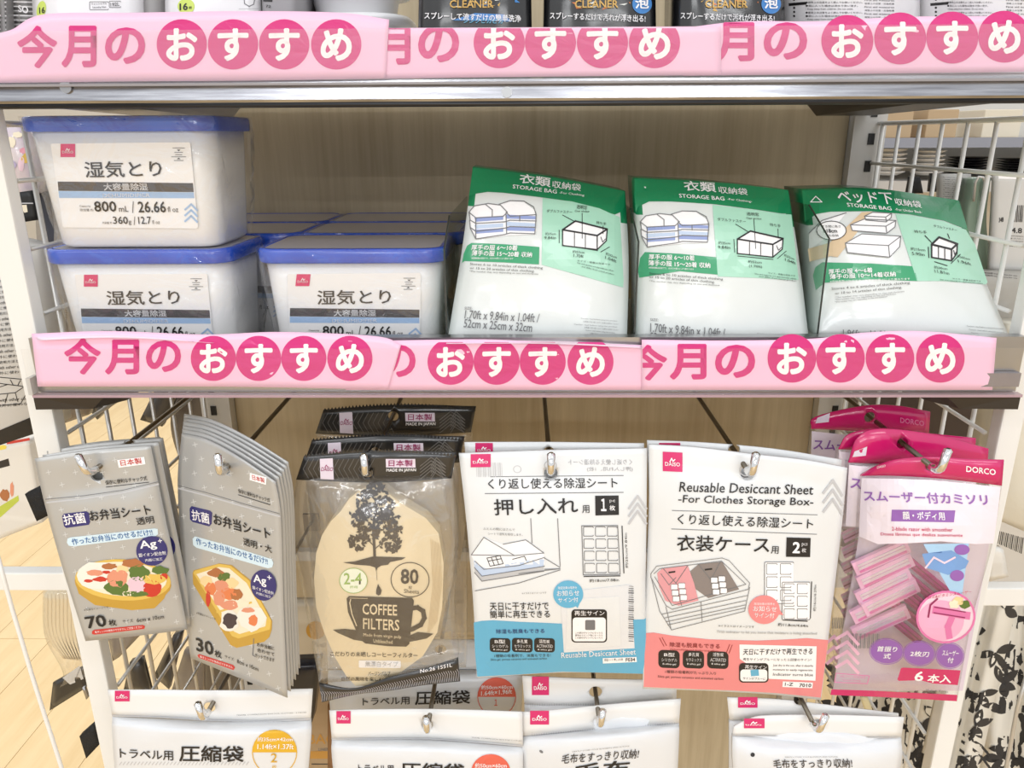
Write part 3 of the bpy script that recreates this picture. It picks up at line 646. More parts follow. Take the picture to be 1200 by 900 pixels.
s1.text('dimension_lettering', 'SIZE:', 128, 685, 162, 686, 12, GRYI); s1.text('dimension_lettering', '1.70ft x 9.84in x 1.04ft /', 128, 725, 455, 742, 38, GRYI, 0.012); s1.text('dimension_lettering', '52cm x 25cm x 32cm', 124, 764, 424, 784, 38, GRYI, 0.012)
for i, (a, b) in enumerate(((640, 800), (650, 805), (610, 800), (655, 805), (660, 790), (680, 780))): s1.text('small_print', '注意書き 取り扱い上のご注意をお読みください' if i % 2 else 'Caution: read before using this product', a, 728 + i * 13, b, 740 + i * 13, 7, GRYI)
s1.ring('small_print', 712, 812, 18, 16, 3, GRYI); s1.flush(t)
# bag 2
K = (720, 190, 3.913)
s1 = Surf([[kp(K, 92, 72, .758), kp(K, 430, 90, .758), kp(K, 798, 128, .765)], [kp(K, 110, 420, .722), kp(K, 480, 430, .72), kp(K, 850, 470, .726)], [kp(K, 108, 850, .694), kp(K, 480, 860, .690), kp(K, 895, 840, .696)]], bulge=0.010, bf=pillow(4), wr=0.0022, seed=12, K=K)
t = bag_body(s1, 'green topped storage bag for clothing, middle one of the three', 0.05)
s1.reg('green_header', quad((93, 76), (300, 84), (560, 100), (795, 130), (806, 200), (808, 236), (770, 236), (640, 216), (450, 192), (260, 180), (160, 180), (110, 204), (98, 230), (92, 150)), GRN, 1)
s1.reg('mint_field', quad((450, 196), (640, 218), (770, 238), (812, 240), (845, 540), (790, 540), (640, 530), (474, 524)), MINT, 1)
s1.text('white_lettering', '衣類', 322, 130, 468, 138, 46, WINK, 0.03); s1.text('white_lettering', '収納袋', 480, 142, 612, 152, 32, WINK, 0.02)
s1.text('white_lettering', 'STORAGE BAG', 298, 162, 506, 176, 18, WINK, 0.02); s1.text('white_lettering', '-For Clothing-', 520, 176, 632, 188, 12, WINK)
stack_art(s1, 118, 222, 322, 172)
s1.reg('green_band', quad((140, 412), (300, 420), (468, 436), (474, 516), (300, 500), (150, 496), (114, 530), (108, 500), (118, 440)), GRN2, 1)
s1.text('white_lettering', '厚手の服 6〜10着', 158, 446, 368, 452, 25, WINK, 0.03); s1.text('white_lettering', '薄手の服 15〜20着 収納', 156, 474, 440, 486, 25, WINK, 0.03); s1.text('white_lettering', '※収納枚数は目安です。大きさや厚さにより異なります', 158, 488, 364, 496, 9, WINK)
s1.text('small_print', 'Stores 6 to 10 articles of thick clothing', 160, 518, 498, 545, 14, BLK); s1.text('small_print', 'or 15 to 20 articles of thin clothing.', 160, 534, 460, 558, 14, BLK); s1.text('small_print', '*The number may vary depending on size and thickness', 160, 550, 482, 570, 9, BLK)
case_art(s1, 560, 316, 214, 122)
s1.text('size_note', '約25cm', 478, 376, 532, 378, 14, BLK); s1.text('size_note', '9.84in', 476, 396, 532, 398, 14, BLK); s1.text('size_note', '約52cm', 614, 462, 676, 466, 14, BLK); s1.text('size_note', '(1.70ft)', 618, 484, 678, 488, 14, BLK)
s1.text('size_note', '約32cm', 780, 432, 826, 450, 13, BLK); s1.text('size_note', '1.04ft', 784, 452, 832, 470, 13, BLK); s1.text('size_note', '透明窓', 608, 244, 664, 248, 16, BLK); s1.text('size_note', 'ダブルファスナー', 474, 268, 604, 280, 15, BLK); s1.text('size_note', '持ち手', 714, 292, 764, 300, 14, BLK)
for a in ([(640, 262), (648, 396)], [(556, 284), (612, 318)], [(750, 306), (752, 346)], [(548, 354), (552, 414)], [(566, 430), (728, 446)], [(748, 442), (788, 408)]): s1.line('size_note', a, 3, BLK)
s1.text('size_note', 'Clear window', 606, 260, 676, 264, 9, BLK); s1.text('small_print', 'サイズ・容量は目安です', 706, 512, 830, 526, 8, BLK); s1.text('small_print', 'Size and capacity are approximate values', 644, 516, 834, 540, 8, BLK); s1.text('small_print', 'and differ from actual product', 664, 528, 836, 550, 8, BLK)
s1.text('dimension_lettering', 'SIZE:', 164, 728, 202, 730, 12, GRYI); s1.text('dimension_lettering', '1.70ft x 9.84in x 1.04ft /', 164, 778, 508, 804, 40, GRYI, 0.012); s1.text('dimension_lettering', '52cm x 25cm x 32cm', 164, 820, 470, 845, 40, GRYI, 0.012)
for i in range(4): s1.text('small_print', 'Caution: read before using this product', 656 + 8 * i, 790 + i * 14, 860, 806 + i * 14, 8, GRYI)
s1.flush(t)
# bag 3
K = (920, 120, 3.0)
s1 = Surf([[kp(K, 60, 306, .770), kp(K, 330, 305, .758), kp(K, 612, 345, .775)], [kp(K, 92, 560, .728), kp(K, 400, 540, .722), kp(K, 690, 590, .740)], [kp(K, 108, 822, .694), kp(K, 440, 830, .686), kp(K, 792, 832, .70)]], bulge=0.010, bf=pillow(4), wr=0.0028, seed=13, K=K)
t = bag_body(s1, 'green topped storage bag for use under the bed, next to the wire side panel', 0.055)
s1.reg('green_header', quad((60, 310), (200, 306), (400, 312), (608, 344), (640, 440), (636, 446), (560, 416), (440, 394), (300, 382), (160, 384), (110, 392), (70, 420)), GRN, 1)
s1.reg('mint_field', quad((388, 392), (440, 396), (560, 418), (636, 448), (668, 500), (712, 632), (706, 640), (560, 628), (464, 628)), MINT, 1)
s1.text('white_lettering', 'ベッド下', 190, 350, 384, 358, 42, WINK, 0.03); s1.text('white_lettering', '収納袋', 390, 360, 482, 372, 26, WINK, 0.02)
s1.text('white_lettering', 'STORAGE BAG', 220, 366, 376, 380, 14, WINK, 0.02); s1.text('white_lettering', '-For Under Bed-', 388, 380, 482, 390, 9, WINK)
s1.line('white_lettering', [(90, 350), (108, 330), (130, 350), (90, 350)], 3, WINK)
for pts in ([(84, 460), (130, 415), (215, 388), (150, 470), (84, 520)],): s1.reg('bed_drawing', pts, WINK, 1.5)
s1.reg('bed_frame_drawing', quad((270, 386), (310, 384), (180, 520), (185, 544), (160, 540), (150, 500)), TAN, 2); s1.reg('bed_frame_drawing', quad((80, 515), (150, 495), (160, 540), (86, 560)), TAN, 2)
for bx, by, bw, bh in ((212, 462, 195, 82), (230, 410, 160, 50), (280, 386, 95, 34)):
    def q(p): return [(bx + a * bw, by + b * bh) for a, b in p]
    s1.reg('case_drawing', q([(0, .4), (.3, 0), (1, .1), (.98, .55), (.8, 1), (.04, .8)]), WINK, 2.2)
    for pts in ([(0, .4), (.3, 0), (1, .1), (.78, .5), (0, .4)], [(0, .4), (.04, .8), (.8, 1), (.78, .5)], [(.8, 1), (.98, .55), (1, .1)]): s1.line('case_outline', q(pts), 3, GRYI, 3)
s1.line('case_outline', [(84, 460), (130, 415), (215, 388)], 3, GRYI, 3)
s1.reg('white_balloon', el(163, 450, 52, 33), WINK, 3); s1.ring('white_balloon/balloon_outline', 163, 450, 52, 33, 2.5, BLK, 4); s1.text('white_balloon/balloon_lettering', '約', 134, 460, 146, 460, 12, BLK, 0, 4.5); s1.text('white_balloon/balloon_lettering', '18cm', 148, 458, 184, 458, 14, BLK, .03, 4.5)
s1.text('white_balloon/balloon_lettering', 'すき間に高さ', 130, 440, 196, 440, 9, BLK, 0, 4.5); s1.text('white_balloon/balloon_lettering', 'でも収納', 142, 472, 188, 472, 9, BLK, 0, 4.5)
s1.reg('green_band', quad((130, 562), (300, 566), (452, 576), (466, 628), (300, 622), (140, 634), (108, 660), (98, 610), (106, 580)), GRN2, 1)
s1.text('white_lettering', '厚手の服 4〜6着', 154, 604, 308, 598, 18, WINK, 0.03); s1.text('white_lettering', '薄手の服 10〜14着収納', 158, 622, 390, 612, 18, WINK, 0.03); s1.text('white_lettering', '※収納枚数は目安です。大きさや厚さにより異なります', 158, 634, 440, 624, 8, WINK)
s1.text('small_print', 'Stores 4 to 6 articles of thick clothing', 164, 662, 440, 640, 11, BLK); s1.text('small_print', 'or 10 to 14 articles of thin clothing.', 176, 678, 412, 656, 11, BLK)
for i in range(3): s1.text('small_print', '*The number may vary depending on size and thickness', 176, 690 + i * 8, 420 - 30 * i, 668 + i * 9, 7, GRYI)
case_art(s1, 514, 474, 92, 84)
for tx, a, b, c, d, h in (('持ち手', 456, 458, 500, 462, 11), ('ダブルファスナー', 524, 438, 606, 454, 10), ('約15cm', 444, 520, 494, 524, 12), ('5.90in', 448, 536, 492, 540, 11), ('約30cm', 526, 584, 572, 590, 11), ('11.81in', 528, 598, 578, 606, 11), ('約60cm', 608, 545, 652, 556, 11), ('1.96ft', 610, 562, 656, 574, 11)): s1.text('size_note', tx, a, b, c, d, h, BLK)
for a in ([(492, 468), (524, 502)], [(572, 462), (578, 478)], [(504, 508), (506, 546)], [(526, 560), (570, 574)], [(584, 566), (616, 534)]): s1.line('size_note', a, 3, BLK)
s1.text('small_print', 'サイズ・容量は目安です', 590, 622, 690, 632, 6, BLK); s1.text('small_print', 'Size and capacity are approximate values', 546, 626, 696, 640, 6, BLK)
s1.text('dimension_lettering', '1.96ft x 11.81in x 5.90in', 206, 826, 480, 834, 28, GRYI); 
for i in range(6): s1.text('small_print', 'Caution: read before using this product', 640 + 8 * i, 790 + i * 12, 770 + 2 * i, 800 + i * 13, 7, GRYI)
s1.flush(t)
# folded ears of bags 2 and 3
for net, lab in (([[(917, 243, .775), (945, 222, .765)], [(932, 266, .765), (950, 246, .76)]], 'ear'),):
    pass
# ================================================================ lunch sheet packs, upper row left
FOIL = mat('silver_grey_pouch', (186, 186, 184), 0.34, metal=0.25, coat=0.4, bump=0.18, bscale=24)
SPARK = mat('pale_spark_ink', (214, 214, 212), 0.5); NAVY = mat('navy_ink', (44, 42, 112), 0.4, coat=0.3); BLUEI = mat('blue_ink', (60, 110, 170), 0.45); PALEB = mat('pale_blue_bubble', (214, 234, 244), 0.45)
REDI = mat('red_ink', (206, 60, 52), 0.45); YEL = mat('bento_yellow', (226, 190, 92), 0.4); YELD = mat('bento_yellow_side', (198, 156, 62), 0.4); RICE = mat('rice_white', (240, 236, 224), 0.5)
BROC = mat('broccoli_green', (92, 118, 52), 0.5); EGG = mat('egg_cream', (244, 214, 158), 0.5); MEAT = mat('fried_brown', (178, 112, 66), 0.5); TOM = mat('tomato_red', (204, 58, 42), 0.4); PKF = mat('salmon_pink', (226, 150, 120), 0.5); NORI = mat('nori_dark', (70, 58, 62), 0.5)
SHRIMP = mat('shrimp_orange', (228, 130, 80), 0.5); CREAM = mat('cream_food', (244, 232, 206), 0.5)
def sparks(sf, n, seed, x0, y0, x1, y1):
    rg = random.Random(seed)
    rows = int(n)
    for j in range(rows):
        for i in range(6):
            x = x0 + (x1 - x0) * (i + 0.5 * (j % 2) + rg.uniform(-.1, .1)) / 6; y = y0 + (y1 - y0) * (j + .5) / rows
            st = sf.inv(sf.k([(x, y)]))[0]
            if not (0.05 < st[0] < 0.95 and 0.02 < st[1] < 0.98): continue
            for dx, dy in ((9, -2), (2, 9)): sf.line('sparkle_mark', [(x - dx * .8, y - dy * .8), (x + dx * .8, y + dy * .8)], 2.2, SPARK, 0.6)
def lunch70(sf, t):
    o = sf.body('pouch', FOIL, t, th=0.0012); punch(o, (122, 551), 0.66, 0.0052)
    sparks(sf, 15, 5, 40, 110, 500, 690)
    sf.line('zip_ridge', [(66, 262), (180, 250), (300, 232), (412, 205)], 5, LGRY, 1); sf.line('zip_ridge', [(62, 252), (180, 241), (300, 224), (410, 198)], 2, GRYI, 1)
    sf.reg('white_tag', quad((284, 130), (368, 120), (372, 143), (289, 154)), WINK, 1); sf.text('white_tag/red_lettering', '日本製', 296, 149, 362, 141, 19, REDI, .02, 2)
    sf.text('note_lettering', '保存に便利なチャック式', 249, 208, 378, 193, 14, BLK, .02); sf.line('note_lettering', [(250, 214), (382, 199)], 2, BLK)
    sf.reg('navy_badge', [(113, 305), (118, 297), (188, 289), (196, 294), (200, 323), (196, 331), (126, 341), (119, 335)], NAVY, 1); sf.text('navy_badge/badge_lettering', '抗菌', 122, 333, 190, 325, 34, WINK, .03, 2)
    sf.text('title_lettering', 'お弁当シート', 202, 321, 392, 300, 34, BLK, .035); sf.text('title_lettering', '透明', 346, 333, 401, 326, 23, BLK, .02)
    sf.reg('speech_band', [(130, 374), (140, 370), (400, 342), (410, 344), (411, 360), (404, 366), (150, 398), (134, 396), (128, 386)], PALEB, 1)
    sf.text('speech_band/blue_lettering', '作ったお弁当にのせるだけ!!', 146, 394, 396, 363, 20, BLUEI, .02, 2)
    sf.reg('bento_photo', el(302, 512, 150, 66, 3), YELD, 1); sf.reg('bento_photo', [(152, 505), (165, 545), (215, 580), (330, 596), (400, 590), (430, 560), (450, 510), (440, 540), (300, 560), (180, 530)], YELD, 1)
    sf.reg('bento_photo', el(302, 502, 149, 64, 3), YEL, 1.5); sf.reg('bento_photo', el(302, 499, 136, 53, 3), CREAM, 2); sf.reg('food_picture', blob(222, 488, 62, 44, 3, .1), RICE, 2.5)
    for (cx, cy, rx, ry, m_, sd) in ((215, 480, 26, 10, PKF, 1), (232, 500, 22, 8, TOM, 2), (285, 497, 32, 28, PKF, 3), (284, 527, 38, 24, BROC, 4), (330, 450, 34, 14, MEAT, 5), (352, 480, 32, 24, BROC, 6), (344, 516, 28, 26, mat('radish_pink', (232, 200, 214), .5), 7), (392, 530, 32, 26, TOM, 8), (400, 500, 38, 16, YEL, 9), (418, 472, 26, 12, BROC, 10), (340, 545, 40, 9, BROC, 11), (258, 460, 26, 9, MEAT, 12), (300, 470, 20, 12, EGG, 13), (195, 505, 14, 5, TOM, 14), (250, 478, 12, 5, TOM, 15), (208, 462, 16, 6, RICE, 16), (372, 500, 16, 10, EGG, 17), (430, 492, 12, 10, TOM, 18), (316, 545, 18, 8, CREAM, 19)):
        sf.reg('food_picture', blob(cx, cy, rx, ry, sd), m_, 3)
    sf.reg('round_badge', el(392, 412, 49, 46), NAVY, 3.4); sf.text('round_badge/badge_lettering', 'Ag', 358, 413, 410, 407, 32, WINK, .03, 4.5); sf.text('round_badge/badge_lettering', '+', 412, 388, 425, 386, 13, WINK, .02, 4.5)
    sf.text('round_badge/badge_lettering', '銀イオン配合剤', 352, 432, 436, 424, 12, WINK, .02, 4.5); sf.text('round_badge/badge_lettering', '内面に加工', 372, 446, 426, 441, 9, WINK, 0, 4.5)
    sf.text('count_lettering', '70', 192, 654, 254, 646, 38, BLK, .04); sf.text('count_lettering', '枚', 260, 646, 284, 644, 20, BLK, .03); sf.text('count_lettering', 'サイズ', 302, 636, 334, 633, 10, BLK); sf.text('count_lettering', '6cm x 10cm', 346, 634, 430, 622, 12, BLK, .01)
    sf.reg('red_strip', [(206, 662), (212, 657), (364, 642), (371, 646), (368, 654), (214, 672), (206, 670)], REDI, 1); sf.text('red_strip/strip_lettering', '電子レンジの使用はできません ご注意ください', 216, 668, 362, 651, 7, WINK, 0, 2)
    sf.text('note_lettering', '※写真はイメージです', 182, 599, 258, 590, 7, BLK, 0, 4)
    sf.flush(t)
K4 = (30, 490, 2.648)
def k4(x, y, Y): return (30 + x / 2.648, 490 + y / 2.648, Y)
net70 = [[k4(28, 126, .640), k4(200, 100, .648), k4(388, 86, .660)], [k4(58, 262, .641), k4(235, 245, .648), k4(414, 215, .660)], [k4(116, 470, .640), k4(290, 440, .650), k4(457, 425, .660)], [k4(186, 692, .640), k4(345, 676, .650), k4(502, 656, .660)]]
rg_ = random.Random(3)
def shift(net, du, dv, dY, sc=0): return [[(u + du, v + dv, Y + dY) for u, v, Y in r] for r in net]
c = P(122, 551, .65)
t = thing('sheet_pack', c, 'silver grey lunch sheet pack with round-cornered bento picture, marked 70 sheets', 'sheet pack', 'silver lunch sheet packs')
sf = Surf(net70, wr=.0012, bulge=0.004, bf=pillow(4, .28, 1), seed=21, K=K4); lunch70(sf, t)
for i, (du, dv, dY, lab) in enumerate(((9, -4, .012, 'silver lunch sheet pack directly behind the one marked 70 sheets'), (14, -9, .042, 'silver lunch sheet pack with its tag showing above the front packs, third on its hook'), (11, -10, .050, 'silver lunch sheet pack at the back of the left hook stack'))):
    sf = Surf(shift(net70, du, dv, dY), wr=.001, seed=30 + i, K=(30 + du, 490 + dv, 2.648)); t = thing('sheet_pack', P(122 + du, 551 + dv, .66 + dY), lab, 'sheet pack', 'silver lunch sheet packs')
    o = sf.body('pouch', FOIL, t, th=.0012); punch(o, onrod(112, 550, .64, .65 + dY), .65 + dY, .0045)
    sf.reg('white_tag', quad((284, 130), (368, 120), (372, 143), (289, 154)), WINK, 1); sf.text('white_tag/red_lettering', '日本製', 296, 149, 362, 141, 19, REDI, .02, 2)
    sf.reg('round_badge', el(392, 412, 49, 46), NAVY, 1); sf.flush(t)
def lunch30(sf, t):
    o = sf.body('pouch', FOIL, t, th=0.0012); punch(o, (265, 548), 0.64, 0.0052)
    sparks(sf, 18, 8, 460, 60, 820, 860)
    sf.line('zip_ridge', [(474, 218), (560, 240), (680, 275), (788, 305)], 5, LGRY, 1); sf.line('zip_ridge', [(474, 209), (560, 231), (680, 267), (788, 297)], 2, GRYI, 1)
    sf.reg('white_tag', quad((697, 170), (748, 184), (746, 207), (695, 192)), WINK, 1); sf.text('white_tag/red_lettering', '日本製', 704, 191, 742, 202, 16, REDI, .02, 2)
    sf.text('note_lettering', '保存に便利なチャック式', 660, 232, 758, 262, 13, BLK, .02); sf.line('note_lettering', [(660, 238), (758, 269)], 2, BLK)
    sf.reg('navy_badge', [(509, 280), (515, 273), (572, 287), (579, 294), (577, 328), (570, 336), (518, 322), (510, 314)], NAVY, 1); sf.text('navy_badge/badge_lettering', '抗菌', 517, 316, 572, 330, 34, WINK, .03, 2)
    sf.text('title_lettering', 'お弁当シート', 584, 330, 760, 378, 36, BLK, .035); sf.text('title_lettering', '透明・大', 676, 394, 764, 420, 24, BLK, .02)
    sf.reg('speech_band', [(518, 374), (526, 367), (640, 398), (764, 438), (769, 450), (765, 463), (752, 466), (530, 402), (520, 394)], PALEB, 1)
    sf.text('speech_band/blue_lettering', '作ったお弁当にのせるだけ!!', 530, 392, 752, 456, 22, BLUEI, .02, 2)
    sf.reg('bento_photo', [(518, 480), (522, 472), (600, 451), (640, 456), (700, 505), (765, 630), (764, 655), (756, 680), (740, 694), (655, 713), (636, 704), (520, 515)], YELD, 1)
    sf.reg('bento_photo', [(520, 480), (526, 473), (600, 452), (636, 458), (694, 505), (762, 628), (758, 656), (660, 684), (640, 676)], YEL, 1.5)
    sf.reg('bento_photo', [(530, 484), (600, 462), (632, 466), (686, 512), (748, 624), (744, 646), (664, 670), (646, 662)], CREAM, 2)
    sf.line('bento_photo', [(594, 602), (700, 572)], 6, YEL, 2.6)
    for (cx, cy, rx, ry, m_, sd) in ((560, 505, 20, 16, EGG, 1), (590, 480, 24, 14, MEAT, 2), (615, 492, 20, 14, BROC, 3), (575, 530, 18, 20, SHRIMP, 4), (607, 520, 24, 20, PKF, 5), (640, 512, 20, 16, EGG, 6), (630, 545, 26, 20, SHRIMP, 7), (600, 560, 20, 22, PKF, 8), (655, 548, 20, 18, MEAT, 9), (668, 576, 24, 14, CREAM, 10), (632, 580, 26, 16, PKF, 11), (566, 560, 8, 24, TOM, 12), (632, 632, 30, 34, RICE, 13), (634, 628, 22, 24, NORI, 14), (700, 620, 42, 38, RICE, 15), (706, 628, 14, 18, SHRIMP, 16), (690, 596, 20, 8, PKF, 17)):
        sf.reg('food_picture', blob(cx, cy, rx, ry, sd), m_, 3 + (sd in (14, 16, 17)) * .6)
    sf.reg('round_badge', el(738, 519, 40, 48, -8), NAVY, 3.4); sf.text('round_badge/badge_lettering', 'Ag', 708, 516, 748, 526, 33, WINK, .03, 4.5); sf.text('round_badge/badge_lettering', '+', 750, 500, 763, 503, 14, WINK, .02, 4.5)
    sf.text('round_badge/badge_lettering', '銀イオン配合剤', 704, 530, 770, 550, 11, WINK, .02, 4.5); sf.text('round_badge/badge_lettering', '内面に加工', 716, 546, 762, 560, 8, WINK, 0, 4.5)
    sf.text('count_lettering', '30', 530, 722, 584, 738, 42, BLK, .04); sf.text('count_lettering', '枚', 587, 740, 608, 747, 22, BLK, .03); sf.text('count_lettering', 'サイズ', 618, 744, 646, 754, 10, BLK); sf.text('count_lettering', '8cm x 10cm', 656, 760, 722, 786, 12, BLK, .01)
    sf.reg('red_strip', [(533, 736), (538, 732), (644, 766), (650, 774), (645, 782), (538, 744)], REDI, 1); sf.text('red_strip/strip_lettering', '電子レンジの使用はできません', 541, 743, 643, 777, 7, WINK, 0, 2)
    for i, tx in enumerate(('お弁当箱に', '合わせて', 'カットできます')): sf.text('note_lettering', tx, 718 - 6 * (i == 2), 708 + 17 * i, 772, 722 + 18 * i, 12, BLK, .02)
    sf.line('note_lettering', [(708, 684), (704, 736), (712, 740)], 2, GRYI)
    sf.text('note_lettering', '※写真はイメージです', 530, 608, 590, 628, 7, BLK, 0, 4); sf.flush(t)
net30 = [[k4(484, 48, .675), k4(560, 66, .655), k4(660, 120, .63), k4(775, 198, .612)], [k4(472, 210, .676), k4(560, 232, .65), k4(670, 266, .63), k4(792, 310, .612)], [k4(490, 500, .675), k4(590, 510, .652), k4(695, 540, .63), k4(800, 580, .612)], [k4(513, 745, .672), k4(610, 785, .652), k4(712, 826, .632), k4(812, 868, .612)]]
t = thing('sheet_pack', P(265, 548, .64), 'silver grey lunch sheet pack with long rectangular bento picture, marked 30 sheets', 'sheet pack', 'silver lunch sheet packs')
sf = Surf(net30, wr=.0012, bulge=.003, bf=pillow(4, .28, 1), seed=22, K=K4); lunch30(sf, t)
for i, (du, dv, dY) in enumerate(((4, -5, .004), (7, -9, .008), (10, -14, .012), (13, -18, .016), (15, -23, .020))):
    net = [[(u + du * (0.2 + 0.8 * j / 3), v + dv * (1 if r_ < 3 else 1.5), Y + dY) for j, (u, v, Y) in enumerate(r)] for r_, r in enumerate(net30)]
    sf = Surf(net, wr=.0008, seed=40 + i, K=K4)
    t = thing('sheet_pack', P(265, 548, .645 + dY), ('first', 'second', 'third', 'fourth', 'fifth')[i] + ' silver lunch sheet pack behind the one marked 30 sheets', 'sheet pack', 'silver lunch sheet packs')
    o = sf.body('pouch', FOIL, t, th=.001); punch(o, onrod(264, 550, .628, .645 + dY), .645 + dY, .0055)
hook(112, 550, .640, 'leftmost upper hook, through the pack with the round-cornered bento picture', lean=-.006)
hook(264, 550, .628, 'upper hook through the tilted pack with the long rectangular bento picture')
# ================================================================ coffee filter bags
CLR = clear('clear_bag_film', gloss=0.09, milky=0.03, rough=0.10, bump=1.0, bscale=17); KRAFT = mat('unbleached_paper', (232, 214, 178), 0.7, bump=0.08, bscale=120); BHEAD = mat('black_header_film', (34, 33, 33), 0.3, coat=0.6, bump=0.3, bscale=30); CUPB = mat('dark_brown_ink', (52, 44, 38), 0.55)
DIA = mat('grey_weave_ink', (104, 102, 100), 0.5); LIMEI = mat('lime_ink', (150, 184, 88), 0.5); LTAG = mat('pale_lilac_tag', (226, 214, 228), 0.45); MAGI = mat('plum_ink', (150, 40, 96), .45)
K5 = (330, 450, 2.3696)
def k5(x, y, Y): return (330 + x / K5[2], 450 + y / K5[2], Y)
def coffee(dx, dy, dY, full, label):
    def kk(x, y, Y): return k5(x + dx, y + dy, Y + dY)
    sf = Surf([[kk(62, 200, .64), kk(270, 186, .636), kk(486, 190, .645)], [kk(40, 266, .64), kk(270, 274, .636), kk(472, 262, .645)]], wr=.0015, seed=50 + int(dx), K=(330 + dx / K5[2], 450 + dy / K5[2], K5[2]))
    t = thing('coffee_filter_bag', k5(235 + dx, 240 + dy, .64 + dY), label, 'filter bag', 'clear bags of unbleached coffee filters')
    o = sf.body('black_header', BHEAD, t, th=.001); punch(o, onrod(431, 551, .64, .64 + dY), .64 + dY, .0056)
    # serrated top edge
    n = 44; V = []; Fc = []
    for i in range(n):
        a = 62 + (486 - 62) * i / n; b = 62 + (486 - 62) * (i + 1) / n; y0 = 203 - 14 * math.sin(math.pi * i / n)
        V += [(a, y0), (b, y0), ((a + b) / 2, y0 - 9)]; Fc.append((3 * i, 3 * i + 1, 3 * i + 2))
    sf.mesh2d('serrated_edge', BHEAD, sf.k(V), Fc, 0, raw=True)
    for i in range(14): sf.line('weave_mark', [(75 + i * 14, 262), (60 + i * 14, 236), (75 + i * 14, 208)], 1.6, DIA, 1)
    for i in range(5):
        for a in (0, 30): sf.line('weave_mark', [(385 + a, 228 + i * 9), (415 + a * .5, 204 + i * 9), (455, 228 + i * 9)], 2.2, DIA, 1)
    sf.reg('pale_tag', quad((106, 208), (142, 206), (145, 266), (108, 264)), LTAG, 2); sf.text('pale_tag/brand_lettering', 'DAISO', 109, 242, 142, 242, 11, MAGI, .02, 3); sf.line('pale_tag/brand_lettering', [(120, 232), (124, 225), (128, 231), (132, 227)], 2, MAGI, 3)
    sf.reg('pale_tag', quad((289, 208), (371, 208), (372, 232), (290, 232)), LTAG, 2); sf.text('pale_tag/plum_lettering', '日本製', 297, 229, 364, 229, 18, MAGI, .03, 3); sf.text('white_lettering', 'MADE IN JAPAN', 291, 246, 373, 245, 11, WINK, .02, 3)
    sf.flush(t)
    if not full:
        b = Surf([[kk(42, 258, .645), kk(472, 258, .65)], [kk(60, 560, .63), kk(490, 560, .635)], [kk(80, 840, .645), kk(490, 830, .65)]], bulge=.01, wr=.003, seed=61, K=K5)
        b.body('clear_bag', CLR, t, th=.02, bb=.005)
        f = Surf([[kk(110, 300, .668), kk(440, 300, .67)], [kk(110, 760, .665), kk(450, 760, .668)]], K=(330 + dx / K5[2], 450 + dy / K5[2], K5[2]))
        f.reg('paper_filter_stack', [(170, 300), (420, 320), (460, 500), (440, 640), (390, 760), (180, 760), (110, 600), (110, 450)], KRAFT, 1); f.flush(t)
        return t
    # paper filters inside
    out = [(165, 352), (188, 318), (215, 296), (262, 272), (290, 300), (330, 330), (400, 372), (436, 415), (450, 500), (446, 620), (432, 690), (392, 756), (318, 810), (262, 838), (205, 838), (180, 812), (150, 762), (118, 690), (96, 620), (90, 540), (96, 470), (112, 420), (136, 382)]
    f = Surf([[kk(80, 262, .648), kk(460, 262, .652)], [kk(80, 560, .640), kk(460, 560, .644)], [kk(80, 850, .650), kk(460, 850, .654)]], bulge=.006, bf=pillow(2), K=K5, seed=5)
    q = f.k(out); cxy = q.mean(0)
    V = [tuple(cxy)] + [tuple(cxy + (p - cxy) * s_) for s_ in (.25, .5, .75, 1.0) for p in q]; m_ = len(q); Fc = [(0, 1 + i, 1 + (i + 1) % m_) for i in range(m_)]
    for r_ in range(3):
        for i in range(m_): a, b = 1 + r_ * m_ + i, 1 + r_ * m_ + (i + 1) % m_; Fc.append((a, a + m_, b + m_, b))
    F3 = f.at(np.array(V)); B3 = F3.copy(); B3[:, 1] += .016; n = len(F3); o0 = 1 + 3 * m_
    Fc2 = Fc + [tuple(i + n for i in x[::-1]) for x in Fc] + [(o0 + i, o0 + (i + 1) % m_, o0 + (i + 1) % m_ + n, o0 + i + n) for i in range(m_)]
    mk('paper_filter_stack', np.vstack([F3, B3]), Fc2, KRAFT, t)
    # crimped rib strip at the right edge of the filters
    for i in range(9): f.line('crimped_edge', [(414 + 3.4 * i, 430 + 2 * i), (420 + 3 * i, 560), (404 + 3.4 * i, 700 - 5 * i)], .9, mat('tan_line', (196, 172, 130), .7), 1)
    C6 = (340, 600, 3.75); f.K = C6
    rgt = random.Random(4)
    for i in range(700):
        a = rgt.uniform(0, 2 * math.pi); r_ = math.sqrt(rgt.uniform(0, 1))
        lob = rgt.choice([(370, 40, 85, 60), (370, -70, 56, 70), (310, 20, 50, 50), (430, 30, 52, 44), (300, 130, 44, 36), (440, 140, 46, 44), (410, -20, 50, 50), (330, -50, 40, 50), (372, -110, 26, 40), (345, 90, 50, 36), (455, 80, 36, 34)])
        x = lob[0] + lob[2] * r_ * math.cos(a); y = lob[1] + lob[3] * r_ * math.sin(a)
        if rgt.random() < .12: continue
        s_ = rgt.uniform(8, 15); b = rgt.uniform(0, 6.28)
        f.mesh2d('tree_picture', CUPB, f.k([(x + s_ * math.cos(b + k * 1.57) * (1 if k % 2 else .55), y + s_ * math.sin(b + k * 1.57) * (1 if k % 2 else .55)) for k in range(4)]), [(0, 1, 2, 3)], 2, raw=True)
    for pts, w_ in (([(372, 215), (370, 160), (366, 90), (370, 20)], 12), ([(368, 150), (330, 110), (300, 100)], 4), ([(370, 165), (410, 130), (445, 110)], 4), ([(367, 90), (400, 50), (430, 20)], 4), ([(367, 80), (340, 40), (325, 0)], 4)): f.line('tree_picture', pts, w_, CUPB, 2)
